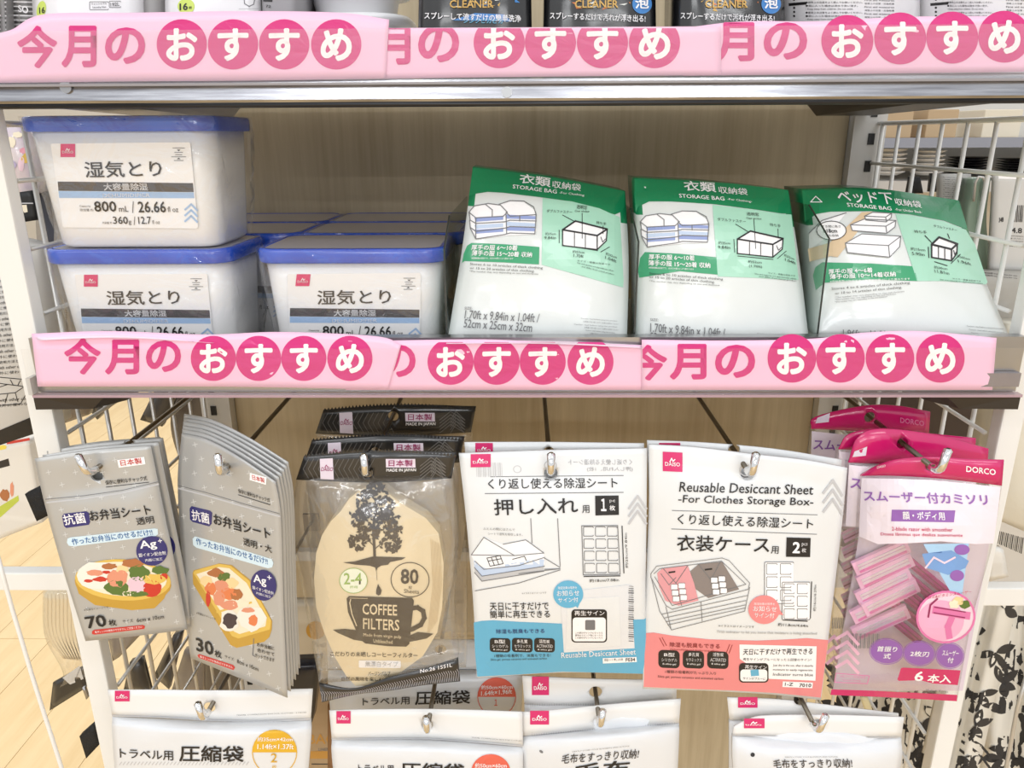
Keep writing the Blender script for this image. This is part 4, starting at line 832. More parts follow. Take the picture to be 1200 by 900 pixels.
    f.reg('tree_picture', [(232, 222), (280, 218), (350, 214), (362, 196), (384, 196), (400, 212), (440, 204), (508, 200), (490, 210), (440, 220), (430, 232), (400, 236), (384, 246), (378, 262), (374, 244), (350, 236), (290, 232)], CUPB, 2)
    f.line('tree_picture', [(378, 240), (382, 300)], 1.5, CUPB, 2); f.reg('ink_drop', [(386, 316), (402, 345), (398, 362), (388, 368), (378, 360), (378, 345)], CUPB, 2)
    f.reg('lime_badge', el(278, 302, 62, 56), mat('pale_lime', (244, 248, 226), .5), 2); f.ring('lime_badge/lime_ring', 278, 302, 61, 55, 2.5, LIMEI, 3); f.text('lime_badge/lime_lettering', '2-4', 236, 318, 314, 318, 50, LIMEI, .02, 3); f.text('lime_badge/lime_lettering', '杯用', 262, 336, 296, 336, 12, LIMEI, 0, 3)
    f.ring('count_ring', 527, 298, 84, 76, 3.5, CUPB, 2, 5); f.text('count_lettering', '80', 486, 316, 564, 318, 66, CUPB, .04, 2); f.text('count_lettering', '枚', 520, 340, 536, 340, 16, CUPB, 0, 2); f.text('count_lettering', 'Sheets', 500, 356, 566, 360, 18, CUPB, 0, 2)
    f.reg('cup_picture', [(248, 380), (258, 370), (400, 374), (536, 378), (544, 390), (540, 430), (532, 500), (524, 580), (510, 592), (430, 590), (330, 578), (308, 560), (280, 500), (254, 440)], CUPB, 2)
    f.reg('cup_picture', [(188, 518), (240, 514), (300, 520), (400, 545), (520, 545), (560, 528), (630, 535), (600, 556), (520, 572), (400, 580), (280, 562), (210, 532)], CUPB, 2)
    f.line('cup_picture', [(532, 424), (560, 420), (584, 436), (590, 466), (574, 496), (540, 514), (528, 518)], 20, CUPB, 2)
    f.line('cup_highlight', [(266, 384), (262, 400), (272, 450), (292, 500)], 4, KRAFT, 3); f.line('cup_highlight', [(262, 378), (340, 380)], 2, KRAFT, 3)
    f.text('cup_lettering', 'COFFEE', 318, 450, 470, 456, 48, KRAFT, .03, 3); f.text('cup_lettering', 'FILTERS', 320, 514, 480, 522, 48, KRAFT, .03, 3); f.text('cup_lettering', 'Made from virgin pulp', 322, 550, 488, 560, 18, KRAFT, .01, 3); f.text('cup_lettering', 'Unbleached', 366, 574, 450, 580, 16, KRAFT, .01, 3)
    f.text('dark_lettering', 'こだわりの未晒しコーヒーフィルター', 176, 634, 560, 642, 22, BLK, .02, 2); f.reg('white_strip', rr(302, 652, 486, 684, 3, 2), WINK, 2); f.text('white_strip/strip_lettering', '無漂白タイプ', 330, 680, 474, 682, 24, LGRY, .02, 3)
    f.text('dark_lettering', 'バージンパルプ', 342, 720, 440, 718, 18, BLK, .02, 2); f.text('dark_lettering', '自然の風味を楽しむ', 226, 742, 408, 744, 18, BLK, .02, 2)
    f.flush(t)
    # clear bag with black sealed bottom
    b = Surf([[kk(42, 258, .642), kk(270, 264, .634), kk(472, 256, .646)], [kk(30, 400, .640), kk(270, 400, .622), kk(488, 420, .640)], [kk(70, 640, .640), kk(290, 640, .618), kk(478, 620, .640)], [kk(105, 830, .650), kk(300, 815, .645), kk(490, 772, .650)]], bulge=.006, wr=.0075, seed=62, K=K5)
    b.body('clear_bag', CLR, t, th=.020, bb=.004)
    g = Surf([[kk(104, 830, .6485), kk(200, 846, .645), kk(300, 815, .643), kk(400, 790, .645), kk(490, 760, .6485)], [kk(112, 884, .651), kk(210, 862, .648), kk(300, 852, .647), kk(400, 836, .648), kk(496, 826, .651)]], wr=.002, seed=63, K=C6)
    g.body('black_seal', BHEAD, t, th=.001)
    for i in range(46):
        x = 112 + (496 - 112) * i / 46
        if True: a_ = k5(x, 880 - 54 * ((x - 112) / 384) ** .9, .65)
    for i in range(60):
        s_ = i / 60; a0 = g.uv(np.array([s_, s_ + .012]), np.array([.45, .62]))[:, :2]; a1 = g.uv(np.array([s_ + .012, s_]), np.array([.62, .95]))[:, :2]
        b_ = np.vstack([a0, a1]); kinv = [( (x - C6[0]) * C6[2], (y - C6[1]) * C6[2]) for x, y in b_]; g.line('weave_mark', kinv, 2.0, mat('silver_ink', (190, 190, 200), .4, metal=.3), 1)
    g.text('white_lettering', 'No.26 1551L', 572, 708, 712, 680, 16, WINK, .01, 2); g.flush(t)
    return t
coffee(0, 0, 0, True, 'clear bag of unbleached coffee filters at the front of its hook, marked 80 sheets')
coffee(22, -44, .040, False, 'clear bag of coffee filters with black header, second on its hook')
coffee(54, -128 , .13, False, 'clear bag of coffee filters with black header, hanging furthest back on its hook')
hook(431, 551, .640, 'hook carrying the black-headed coffee filter bags', h=.020)
# ================================================================ desiccant sheet pouches
POUCH = mat('white_matte_pouch', (230, 232, 233), 0.36, coat=0.25, bump=0.25, bscale=16); CORAL = mat('coral_ink', (236, 142, 144), 0.38, coat=.25); AQUA = mat('aqua_ink', (98, 178, 214), 0.38, coat=.25)
K6 = (520, 500, 2.7273)
def k6(x, y, Y): return (520 + x / K6[2], 500 + y / K6[2], Y)
def seals(sf, x0, x1, y, n, m, horizontal=True, h=8, nm='seal_mark'):
    for i in range(n): x = x0 + (x1 - x0) * i / (n - 1); sf.line(nm, [(x, y), (x, y + h)], 1.6, m, 1)
net = [[k6(48, 86, .650), k6(340, 76, .645), k6(650, 70, .652)], [k6(72, 300, .642), k6(350, 300, .632), k6(648, 300, .642)], [k6(94, 560, .640), k6(370, 560, .628), k6(645, 560, .640)], [k6(106, 802, .648), k6(380, 786, .645), k6(650, 790, .648)]]
t = thing('desiccant_pouch', P(645, 552, .65), 'white and aqua blue desiccant sheet pouch for the closet, one sheet', 'pouch', 'reusable desiccant sheet pouches')
sf = Surf(net, bulge=.004, bf=pillow(4, .12, 1), wr=.0022, seed=71, K=K6)
o = sf.body('pouch', POUCH, t, th=.002, bb=.004); punch(o, (645, 549), .65, .0062)
sf.ring('hole_rim', 341, 124, 19, 16, 3, LGRY, 1)
logo(sf, 86, 88, 150, 130, dy=-1)
for i in range(16): sf.line('bar_code', [(104 + i * 5.4, 116), (106 + i * 5.4, 160)], 1.2 + (i * 7 % 3), LGRY, .8)
sf.text('reverse_lettering', 'くり返し使える除湿シート', 398, 122, 602, 122, 18, LGRY, .01, 1, mirror=True); sf.text('reverse_lettering', '(押し入れ用、1枚)', 458, 144, 604, 144, 16, LGRY, .01, 1, mirror=True)
sf.ring('reverse_lettering', 235, 136, 12, 11, 2, LGRY, 1)
sf.line('rule_line', [(150, 160), (574, 156)], 2.5, GRYI, 1); sf.line('rule_line', [(132, 214), (574, 210)], 2.5, GRYI, 1)
sf.text('title_lettering', 'くり返し使える除湿シート', 142, 200, 556, 196, 34, BLK, .012); sf.text('title_lettering', '押し入れ', 162, 284, 430, 277, 52, BLK, .02); sf.text('title_lettering', '用', 443, 277, 466, 276, 25, BLK, .01)
sf.reg('black_tile', quad((484, 221), (559, 220), (560, 282), (485, 284)), BLK, 2); sf.text('black_tile/white_lettering', '１', 503, 270, 520, 270, 40, WINK, .05); sf.text('black_tile/white_lettering', '枚', 530, 268, 548, 268, 17, WINK, .03); sf.text('black_tile/white_lettering', 'pc', 530, 244, 548, 244, 10, WINK, .01)
chev(sf, 592, 222, 56, 40, 3, 24, 7, LGRY, 0)
sf.line('grid_drawing', [(441, 317), (556, 316), (564, 472), (446, 474), (441, 317)], 2.5, GRYI)
for r_ in range(4):
    for c_ in range(3): x = 447 + c_ * 38 + r_ * 1.2; y = 320 + r_ * 39; sf.line('grid_drawing', rr(x, y, x + 31, y + 30, 3), 2.2, GRYI)
sf.line('size_note', [(570, 318), (576, 468)], 3, BLK); sf.line('size_note', [(448, 479), (564, 477)], 3, BLK); sf.text('size_note', '約18cm/7.08in', 466, 498, 560, 495, 11, BLK, .01); sf.text('size_note', '約25cm/9.84in', 590, 452, 586, 340, 9, BLK, 0, up=(-1, 0))
# futon drawing
for m_, p in ((mat('futon_white', (246, 246, 248), .4), [(88, 410), (128, 354), (190, 376), (262, 362), (320, 405), (322, 440), (240, 440), (140, 455), (100, 440)]), (PBLU, [(96, 426), (130, 452), (322, 418), (318, 448), (120, 480), (98, 450)]), (LGRY, [(98, 452), (122, 478), (320, 446), (318, 462), (122, 494), (100, 468)])): sf.reg('futon_drawing', p, m_, 1)
for p in ([(88, 410), (128, 354), (226, 412), (88, 410)], [(190, 376), (262, 362), (320, 404), (226, 412)], [(100, 430), (128, 456), (240, 444), (322, 418)], [(98, 450), (122, 478), (322, 446)], [(98, 466), (122, 494), (320, 462)], [(278, 294), (282, 372)], [(364, 294), (372, 446)], [(322, 456), (372, 454), (240, 470)], [(100, 525), (240, 500), (372, 458)], [(322, 420), (372, 450)]): sf.line('futon_outline', p, 2.4, GRYI)
for p in ([(138, 420), (180, 412), (190, 438), (148, 446), (138, 420)], [(142, 430), (184, 422)], [(152, 418), (162, 444)], [(166, 415), (176, 441)], [(220, 424), (258, 414), (264, 428)]): sf.line('futon_outline', p, 2.2, BLK)
for i in range(2): sf.text('size_note', 'ふとんの間にはさんで' if i == 0 else 'シートで湿気を吸収します。', 126 + 16 * i, 330 + 16 * i, 228 + 24 * i, 334 + 16 * i, 8, GRYI)
sf.text('size_note', '※イラストはイメージです', 250, 536, 328, 534, 6, GRYI)
sf.text('message_lettering', '天日に干すだけで', 148, 588, 336, 586, 25, BLK, .015); sf.text('message_lettering', '簡単に再生できる', 148, 613, 340, 611, 24, BLK, .015)
sf.reg('aqua_field', [(96, 626), (120, 621), (160, 619), (240, 624), (340, 628), (380, 630), (396, 622), (640, 616), (646, 612), (647, 790), (500, 786), (380, 783), (240, 792), (107, 799), (100, 720)], AQUA, 1)
sf.reg('clear_window', quad((372, 530), (598, 505), (610, 708), (384, 722)), mat('window_white', (228, 230, 234), .2, coat=.8), 1.6); sf.reg('inner_sheet', quad((396, 552), (560, 542), (566, 700), (390, 712)), POUCH, 2.2)
for i in range(26): sf.line('clear_window/bar_code', [(592, 510 + i * 7), (606, 511 + i * 7)], 1.5 + (i * 5 % 4), GRYI, 2.4)
sf.reg('indicator_card', rr(408, 584, 522, 690, 12), BLK, 3); sf.reg('indicator_card', rr(412, 610, 518, 686, 10), WINK, 3.5); sf.text('indicator_card/card_lettering', '再生サイン', 418, 604, 514, 604, 16, WINK, .02, 4.5); sf.reg('indicator_card', rr(452, 618, 484, 650, 4), GRYI, 4.2)
for i in range(3): sf.text('indicator_card/card_lettering', '青色からピンク色になったら' if i % 2 else 'この部分がピンクになったら', 420, 662 + i * 8, 508, 662 + i * 8, 6, BLK, 0, 4.5)
sf.reg('aqua_bubble', [*el(398, 536, 48, 44, 0, 30, 60, 400), (428, 580)], AQUA, 3); sf.text('aqua_bubble/white_lettering', 'お知らせ', 362, 542, 434, 540, 18, WINK, .02, 4); sf.text('aqua_bubble/white_lettering', 'サイン付', 366, 562, 430, 560, 15, WINK, .02, 4); sf.text('aqua_bubble/white_lettering', '除湿効果の限界を', 366, 520, 426, 519, 9, WINK, 0, 4)
sf.text('blue_lettering', '除湿も脱臭もできる', 168, 662, 322, 660, 14, NAVY, .01)
for i, (a, b_) in enumerate((('B型シリカゲル', ''), ('多孔質セラミックス', ''), ('活性炭', ''))):
    x = 147 + 71 * i; bt = 'black_tile#%d' % (i + 1); sf.reg(bt, rr(x, 675, x + 66, 720, 10, 2), BLK, 2); sf.text(bt + '/white_lettering', ('B型', '多孔質', '活性炭')[i], x + 16, 692, x + 50, 693, 12, WINK, .02); sf.text(bt + '/white_lettering', ('シリカゲル', 'セラミックス', 'ACTIVATED')[i], x + 8, 706, x + 60, 707, 10, WINK, .01); sf.text(bt + '/white_lettering', 'B silica gel', x + 12, 716, x + 56, 717, 6, WINK)
sf.text('blue_lettering', '1種類の吸着剤で、消臭もできる!', 162, 738, 342, 736, 10, BLK); sf.text('blue_lettering', 'Silica gel, porous ceramics and activated carbon', 150, 750, 330, 746, 8, BLK)
sf.text('white_lettering', 'Reusable Desiccant Sheet', 376, 740, 614, 728, 18, WINK, .012); sf.reg('white_strip', quad((508, 740), (616, 736), (617, 752), (509, 757)), WINK, 2); sf.text('white_strip/strip_lettering', '除湿シート 押し入れ用', 514, 750, 572, 748, 8, BLK); sf.text('white_strip/strip_lettering', 'F034', 582, 751, 612, 750, 11, BLK, .03)
sf.flush(t)
net2 = [[k6(66, 50, .668), k6(350, 50, .666), k6(640, 54, .668)], [k6(90, 400, .662), k6(360, 400, .660), k6(646, 400, .662)], [k6(112, 770, .667), k6(380, 765, .667), k6(644, 770, .667)]]
t = thing('desiccant_pouch', P(645, 546, .668), 'white desiccant sheet pouch mostly hidden behind the aqua blue one', 'pouch', 'reusable desiccant sheet pouches')
sf = Surf(net2, wr=.0015, seed=72, K=K6); o = sf.body('pouch', POUCH, t, th=.0015); punch(o, onrod(645, 550, .630, .667), .668, .0055); logo(sf, 101, 52, 157, 90); sf.flush(t)
# coral pouch
K7 = (740, 500, 2.7273)
def k7(x, y, Y): return (740 + x / K7[2], 500 + y / K7[2], Y)
net = [[k7(56, 58, .650), k7(200, 66, .645), k7(385, 88, .640), k7(560, 108, .640), k7(690, 132, .645)], [k7(56, 260, .645), k7(200, 262, .635), k7(360, 275, .632), k7(520, 295, .635), k7(672, 320, .642)], [k7(44, 560, .642), k7(190, 570, .632), k7(340, 585, .628), k7(500, 590, .632), k7(638, 605, .640)], [k7(36, 838, .648), k7(180, 842, .645), k7(320, 848, .642), k7(470, 858, .644), k7(606, 874, .648)]]
t = thing('desiccant_pouch', P(878, 548, .64), 'white and coral pink desiccant sheet pouch for clothes storage boxes', 'pouch', 'reusable desiccant sheet pouches')
sf = Surf(net, bulge=.004, bf=pillow(4, .12, 1), wr=.0018, seed=73, K=K7)
o = sf.body('pouch', POUCH, t, th=.002, bb=.004); punch(o, (874.5, 552), .64, .0064); sf.ring('hole_rim', 366, 139, 20, 18, 3, LGRY, 1)
logo(sf, 100, 80, 163, 142, dy=3, txt='DAISO')
chev(sf, 614, 168, 60, 44, 3, 30, 8, LGRY, 8)
sf.text('title_lettering', 'Reusable Desiccant Sheet', 152, 208, 580, 218, 32, BLK, .012); sf.text('title_lettering', '-For Clothes Storage Box-', 148, 250, 580, 260, 32, BLK, .012)
sf.line('rule_line', [(130, 268), (594, 282)], 2.2, GRYI, 1); sf.line('rule_line', [(128, 327), (592, 344)], 2.2, GRYI, 1)
sf.text('title_lettering', 'くり返し使える除湿シート', 146, 312, 580, 328, 34, BLK, .012); sf.text('title_lettering', '衣装ケース', 144, 398, 440, 404, 52, BLK, .02); sf.text('title_lettering', '用', 446, 406, 470, 407, 24, BLK, .01)
sf.reg('black_tile', quad((496, 354), (573, 356), (571, 417), (494, 416)), BLK, 2); sf.text('black_tile/white_lettering', '2', 514, 404, 538, 405, 36, WINK, .05); sf.text('black_tile/white_lettering', '枚', 544, 402, 558, 402, 14, WINK, .02); sf.text('black_tile/white_lettering', 'pcs', 544, 384, 562, 384, 12, WINK, .01)
# case with two shirts
sf.reg('shirt_drawing', [(82, 468), (100, 452), (180, 444), (200, 500), (214, 556), (150, 572), (108, 556), (88, 510)], mat('shirt_rose', (226, 158, 164), .45), 2); sf.reg('shirt_drawing', [(188, 462), (214, 440), (290, 432), (344, 520), (246, 548), (206, 520)], mat('shirt_taupe', (138, 128, 124), .45), 2)
for p in ([(62, 470), (80, 446), (290, 420), (312, 428), (378, 500), (374, 520), (130, 584), (110, 572), (62, 482), (62, 470)], [(72, 470), (90, 454), (288, 430), (366, 504), (130, 572), (74, 480)], [(64, 486), (90, 590), (128, 650), (362, 590), (378, 514)], [(110, 576), (126, 646)], [(100, 452), (142, 500), (180, 444)], [(142, 500), (160, 572)], [(214, 440), (254, 490), (284, 432)], [(254, 490), (270, 520)], [(94, 470), (120, 506), (142, 482)], [(96, 600), (370, 540)], [(104, 612), (366, 556)], [(110, 624), (364, 570)], [(116, 634), (362, 580)], [(222, 560), (226, 622)]): sf.line('case_outline', p, 2.0, GRYI, 2.8)
for cx, cy in ((150, 530), (278, 508)):
    for r_ in range(3):
        for c_ in range(2): x = cx - 24 + c_ * 24 - r_ * -3; y = cy - 26 + r_ * 19 - c_ * 4; sf.reg('sheet_drawing', rr(x, y, x + 21, y + 17, 2), WINK, 3); sf.line('sheet_outline', rr(x, y, x + 21, y + 17, 2), 1.2, GRYI, 3.6)
sf.reg('collar_tab', quad((118, 464), (140, 461), (140, 466), (119, 469)), BLK, 3); sf.reg('collar_tab', quad((234, 455), (258, 452), (258, 457), (235, 460)), BLK, 3)
for (ox, oy, cols_, rows_, s_) in ((428, 433, 2, 3, 44), (484, 497, 2, 3, 42)):
    sf.reg('sheet_drawing', rr(ox - 2, oy, ox + cols_ * s_ + 2, oy + rows_ * s_ + (0 if ox == 428 else -6), 3), WINK, 1.5); sf.line('grid_drawing', rr(ox - 2, oy, ox + cols_ * s_ + 2, oy + rows_ * s_ + (0 if ox == 428 else -6), 3), 2.2, GRYI)
    for r_ in range(rows_):
        for c_ in range(cols_): x = ox + 4 + c_ * s_; y = oy + 5 + r_ * (s_ - 2); sf.line('grid_drawing', rr(x, y, x + s_ - 10, y + s_ - 10, 3), 2.0, GRYI)
sf.line('size_note', [(576, 496), (572, 612)], 3, BLK); sf.line('size_note', [(484, 618), (562, 622)], 3, BLK); sf.text('size_note', '約11.8cm/4.64in', 468, 638, 564, 642, 11, BLK, .01); sf.text('size_note', '約16cm/6.29in', 590, 590, 592, 506, 9, BLK, 0, up=(-1, 0))
sf.reg('coral_bubble', [*el(424, 585, 50, 46, 0, 30, 20, 360), (486, 602)], CORAL, 3); sf.text('coral_bubble/white_lettering', 'お知らせ', 388, 590, 464, 592, 18, WINK, .02, 4); sf.text('coral_bubble/white_lettering', 'サイン付', 392, 610, 456, 612, 16, WINK, .02, 4); sf.text('coral_bubble/white_lettering', '除湿効果の限界を', 392, 570, 458, 571, 8, WINK, 0, 4)
sf.text('size_note', '※イラストはイメージです', 278, 640, 392, 644, 7, BLK); sf.text('pale_lettering', 'With indicator to let you know that moisture is being absorbed', 272, 662, 592, 668, 11, LGRY, .01)
sf.reg('coral_field', [(44, 660), (70, 658), (130, 668), (250, 680), (400, 684), (500, 680), (560, 676), (629, 682), (605, 866), (470, 852), (320, 843), (180, 838), (39, 832)], CORAL, 1)
sf.text('red_lettering', '除湿も脱臭もできる', 122, 704, 282, 710, 15, mat('dark_red_ink', (150, 40, 40), .5), .01); sf.text('red_lettering', 'Dehumidifying and deodorizing effects', 124, 716, 278, 722, 7, mat('dark_red_ink'))
for p in ([(90, 676), (104, 702)], [(98, 674), (112, 700)], [(304, 722), (314, 696)], [(312, 724), (322, 698)]): sf.line('red_lettering', p, 2, mat('dark_red_ink'))
for i in range(3):
    x = 86 + 78 * i; bt = 'black_tile#%d' % (i + 1); sf.reg(bt, rr(x, 713 + i * 2, x + 68, 770 + i, 14, 3), BLK, 2); sf.text(bt + '/white_lettering', ('B型', '多孔質', '活性炭')[i], x + 18, 734, x + 52, 735, 12, WINK, .02); sf.text(bt + '/white_lettering', ('シリカゲル', 'セラミックス', 'ACTIVATED')[i], x + 10, 750, x + 60, 752, 11, WINK, .01); sf.text(bt + '/white_lettering', 'B silica gel', x + 14, 762, x + 56, 764, 7, WINK)
sf.text('red_lettering', '1種類の吸着剤がたっぷり入り', 108, 788, 270, 794, 10, BLK); sf.text('red_lettering', 'Silica gel, porous ceramics and activated carbon', 84, 804, 294, 812, 9, BLK)
sf.reg('white_panel', [(345, 696), (592, 702), (588, 812), (440, 806), (346, 742)], WINK, 2); sf.text('white_panel/panel_lettering', '天日に干すだけで再生できる', 356, 730, 578, 728, 20, BLK, .02); sf.text('white_panel/panel_lettering', '再生サインがブルーになったら回復のサイン!', 356, 748, 574, 750, 9, BLK)
for i, tx in enumerate(('Just dry in the sun, after it absorbs', 'moisture to easily regenerate.', 'Indicator turns blue')): sf.text('white_panel/panel_lettering', tx, 452, 768 + i * 14, 580, 770 + i * 14, 9, BLK)
sf.reg('indicator_card', rr(344, 756, 438, 818, 12), BLK, 3); sf.reg('indicator_card', rr(348, 776, 434, 814, 10), WINK, 3.5); sf.text('indicator_card/card_lettering', '再生サイン', 362, 774, 432, 776, 13, WINK, .02, 4.5); sf.reg('indicator_card', quad((380, 778), (406, 776), (408, 796), (382, 798)), AQUA, 4.2); sf.text('indicator_card/card_lettering', 'サインがブルーに', 356, 808, 428, 810, 8, BLK, 0, 4.5)
sf.reg('white_strip', quad((484, 814), (580, 818), (578, 836), (482, 832)), WINK, 2); sf.text('white_strip/strip_lettering', '1-Z', 490, 828, 516, 829, 10, BLK, .02); sf.text('white_strip/strip_lettering', '7010', 536, 832, 574, 833, 11, BLK, .03)
sf.flush(t)
net2 = [[k7(50, 44, .670), k7(240, 52, .664), k7(460, 72, .664), k7(672, 106, .668)], [k7(60, 400, .666), k7(250, 410, .664), k7(450, 420, .664), k7(650, 440, .668)], [k7(60, 780, .668), k7(240, 790, .668), k7(430, 800, .668), k7(600, 810, .668)]]
t = thing('desiccant_pouch', P(872, 546, .668), 'white desiccant sheet pouch mostly hidden behind the coral pink one', 'pouch', 'reusable desiccant sheet pouches')
sf = Surf(net2, wr=.0015, seed=74, K=K7); o = sf.body('pouch', POUCH, t, th=.0015); punch(o, onrod(876, 551, .624, .666), .665, .0055); logo(sf, 88, 52, 156, 90); sf.flush(t)
hook(645, 550, .630, 'hook carrying the aqua blue desiccant pouch', h=.020)
hook(876, 551, .624, 'hook carrying the coral pink desiccant pouch', h=.021, lean=.002)
# ================================================================ razor packs
CRIM = mat('crimson_film', (206, 22, 104), 0.26, coat=.7, bump=.3, bscale=20); RCLR = clear('razor_bag_film', gloss=.05, milky=.03, rough=.12, bump=.9, bscale=20); MILK = mat('milky_white_film', (240, 228, 238), .3, coat=.6, bump=.3, bscale=20)
PURP = mat('purple_ink', (150, 100, 178), .4); RPINK = mat('razor_pink', (226, 120, 176), .35, coat=.3); RDARK = mat('razor_dark_pink', (150, 36, 92), .4); RHEAD = mat('razor_head_pink', (240, 186, 214), .3, coat=.3); BLADE = mat('blade_steel', (228, 212, 222), .3, metal=.25); PALEP = mat('pale_pink_ink', (246, 214, 228), .4); SKYP = mat('picture_blue', (170, 206, 236), .4)
K8 = (930, 460, 2.4324)
def k8(x, y, Y): return (930 + x / K8[2], 460 + y / K8[2], Y)
def razor_front():
    t = thing('razor_pack', P(1094, 548, .64), 'crimson headed clear pack of six pink razors at the front of its hook', 'razor pack', 'pink razor packs')
    h = Surf([[k8(192, 234, .662), k8(240, 208, .650), k8(300, 190, .640), k8(400, 184, .630), k8(500, 190, .626), k8(600, 192, .622)], [k8(190, 238, .660), k8(240, 237, .650), k8(300, 238, .640), k8(400, 244, .632), k8(500, 254, .627), k8(594, 266, .622)]], wr=.0022, seed=81, K=K8)
    o = h.body('crimson_header', CRIM, t, th=.001); punch(o, (1092, 545), .632, .006)
    h.text('brand_lettering', 'DORCO', 492, 226, 576, 236, 17, WINK, .035, 1.5); h.text('brand_lettering', 'DAISO', 238, 217, 262, 212, 7, WINK, 0, 1.5); h.flush(t)
    b = Surf([[k8(191, 236, .660), k8(300, 238, .640), k8(400, 244, .632), k8(594, 266, .622)], [k8(184, 430, .650), k8(310, 430, .628), k8(420, 430, .622), k8(566, 436, .618)], [k8(150, 650, .650), k8(280, 650, .622), k8(390, 650, .618), k8(508, 650, .618)], [k8(105, 862, .648), k8(230, 868, .638), k8(350, 874, .634), k8(466, 880, .630)]], bulge=.004, wr=.0028, seed=82, K=K8)
    b.body('clear_bag', RCLR, t, th=.008, bb=.003)
    b.reg('white_field', [(194, 244), (300, 246), (400, 250), (500, 260), (590, 270), (582, 340), (570, 430), (520, 432), (420, 424), (320, 430), (240, 432), (186, 410), (190, 320)], MILK, .6)
    b.text('purple_lettering', 'スムーザー付カミソリ', 202, 310, 556, 322, 32, PURP, .04); b.reg('purple_tile', quad((280, 334), (461, 336), (457, 370), (278, 367)), PURP, 1.4); b.text('purple_tile/white_lettering', '顔・ボディ用', 312, 362, 432, 364, 24, WINK, .03, 2.4)
    b.text('crimson_lettering', '2-blade razor with smoother', 280, 394, 454, 397, 11, CRIM, .012); b.text('crimson_lettering', 'Doses lâminas que desliza suavemente', 248, 410, 482, 414, 11, CRIM, .012)
    # razors lying in the bag
    inner = Surf([[k8(150, 400, .656), k8(560, 400, .640)], [k8(100, 860, .656), k8(480, 860, .646)]], K=K8)
    inner.off = -.002; inner.reg('printed_back', [(186, 410), (560, 420), (482, 850), (112, 850)], mat('lilac_white_print', (222, 208, 220), .5), 1); inner.flush(t)
    def P3(x, y, d): q = inner.at(inner.k([(x, y)]))[0]; return q + np.array([0, -d, 0])
    for i, (hx, hy, ang) in enumerate(((243, 462, -24), (253, 500, -25), (247, 540, -26), (232, 590, -27), (236, 640, -24), (300, 520, -26))):
        if i == 5: hx, hy = 262, 566
        c_, s_ = math.cos(math.radians(ang)), math.sin(math.radians(ang))
        L_, W_ = 84, 19; d = .006 + .0012 * i
        cor = [(hx + a * L_ * c_ - b_ * W_ * s_, hy + a * L_ * s_ + b_ * W_ * c_) for a, b_ in ((-1, -1), (1, -1), (1, 1), (-1, 1))]
        def slab(cs, d0, d1, nm, m_, par): 
            A_ = [P3(x, y, d1) for x, y in cs]; B_ = [P3(x, y, d0) for x, y in cs]; n_ = len(cs)
            return mk(nm, A_ + B_, [tuple(range(n_))[::-1], tuple(n_ + k for k in range(n_))] + [(k, (k + 1) % n_, n_ + (k + 1) % n_, n_ + k) for k in range(n_)], m_, par)
        head = slab(cor, d - .004, d, 'razor', RHEAD, t)
        for o_, w_, m_, nm in ((-.35, .16, BLADE, 'blade'), (.1, .16, BLADE, 'blade'), (.6, .14, RPINK, 'lubricant_strip')):
            cs = [(hx + a * L_ * .86 * c_ - b_ * W_ * s_, hy + a * L_ * .86 * s_ + b_ * W_ * c_) for a, b_ in ((-1, o_ - w_), (1, o_ - w_), (1, o_ + w_), (-1, o_ + w_))]
            slab(cs, d - .001, d + .0008, nm, m_, head)
        # handle slanting down right
        sx, sy = hx + 40 + (i == 0) * 20, hy - 4; hl = (300, 290, 270, 200, 120, 240)[i]; dx_, dy_ = .60, .80
        nx, ny = dy_, -dx_; w_ = 13
        hd = slab([(sx + nx * w_, sy + ny * w_), (sx + dx_ * hl + nx * w_, sy + dy_ * hl * .62 + ny * w_), (sx + dx_ * hl - nx * w_, sy + dy_ * hl * .62 - ny * w_), (sx - nx * w_, sy - ny * w_)], d - .008, d - .003, 'handle', mat('handle_pink', (196, 52, 134), .35, coat=.3), head)
        for k in (-.5, .35): slab([(sx + nx * w_ * k, sy + ny * w_ * k), (sx + dx_ * hl + nx * w_ * k, sy + dy_ * hl * .62 + ny * w_ * k), (sx + dx_ * hl + nx * w_ * (k - .3), sy + dy_ * hl * .62 + ny * w_ * (k - .3)), (sx + nx * w_ * (k - .3), sy + ny * w_ * (k - .3))], d - .003, d - .0022, 'grip_groove', RDARK, head)
    b.reg('picture_panel', quad((370, 432), (500, 430), (480, 580), (448, 570)), SKYP, 1); b.reg('picture_panel', quad((366, 460), (420, 480), (450, 450), (500, 480), (490, 500), (440, 520), (380, 500)), mat('picture_blue_deep', (120, 160, 214), .4), 1.5); b.reg('picture_panel', el(480, 448, 22, 15), PURP, 2); b.reg('picture_panel', el(466, 522, 20, 16), PURP, 2)
    b.line('picture_panel', [(376, 500), (400, 470), (430, 486), (460, 470)], 5, PALEP, 2.2)
    b.reg('round_picture', el(434, 640, 82, 72, -8), PALEP, 2); b.ring('round_picture/picture_ring', 434, 640, 82, 72, 6, RPINK, 3, -8)
    b.reg('round_picture', el(420, 650, 66, 58), mat('picture_pink', (238, 176, 208), .4), 2.4)
    b.line('round_picture/razor_drawing', [(404, 620), (480, 634), (496, 636)], 22, RPINK, 3); b.line('round_picture/razor_drawing', [(402, 612), (490, 626)], 3, RDARK, 4); b.line('round_picture/razor_drawing', [(400, 628), (488, 642)], 3, RDARK, 4); b.line('round_picture/razor_drawing', [(450, 645), (440, 668), (444, 696)], 18, RPINK, 3); b.line('round_picture/razor_drawing', [(410, 588), (390, 606), (384, 640)], 5, RDARK, 3.4)
    for (x, y, m_) in ((470, 594, EGG), (488, 604, BROC), (458, 604, CREAM)): b.reg('round_picture/herb_picture', blob(x, y, 16, 12, int(x)), m_, 3.6)
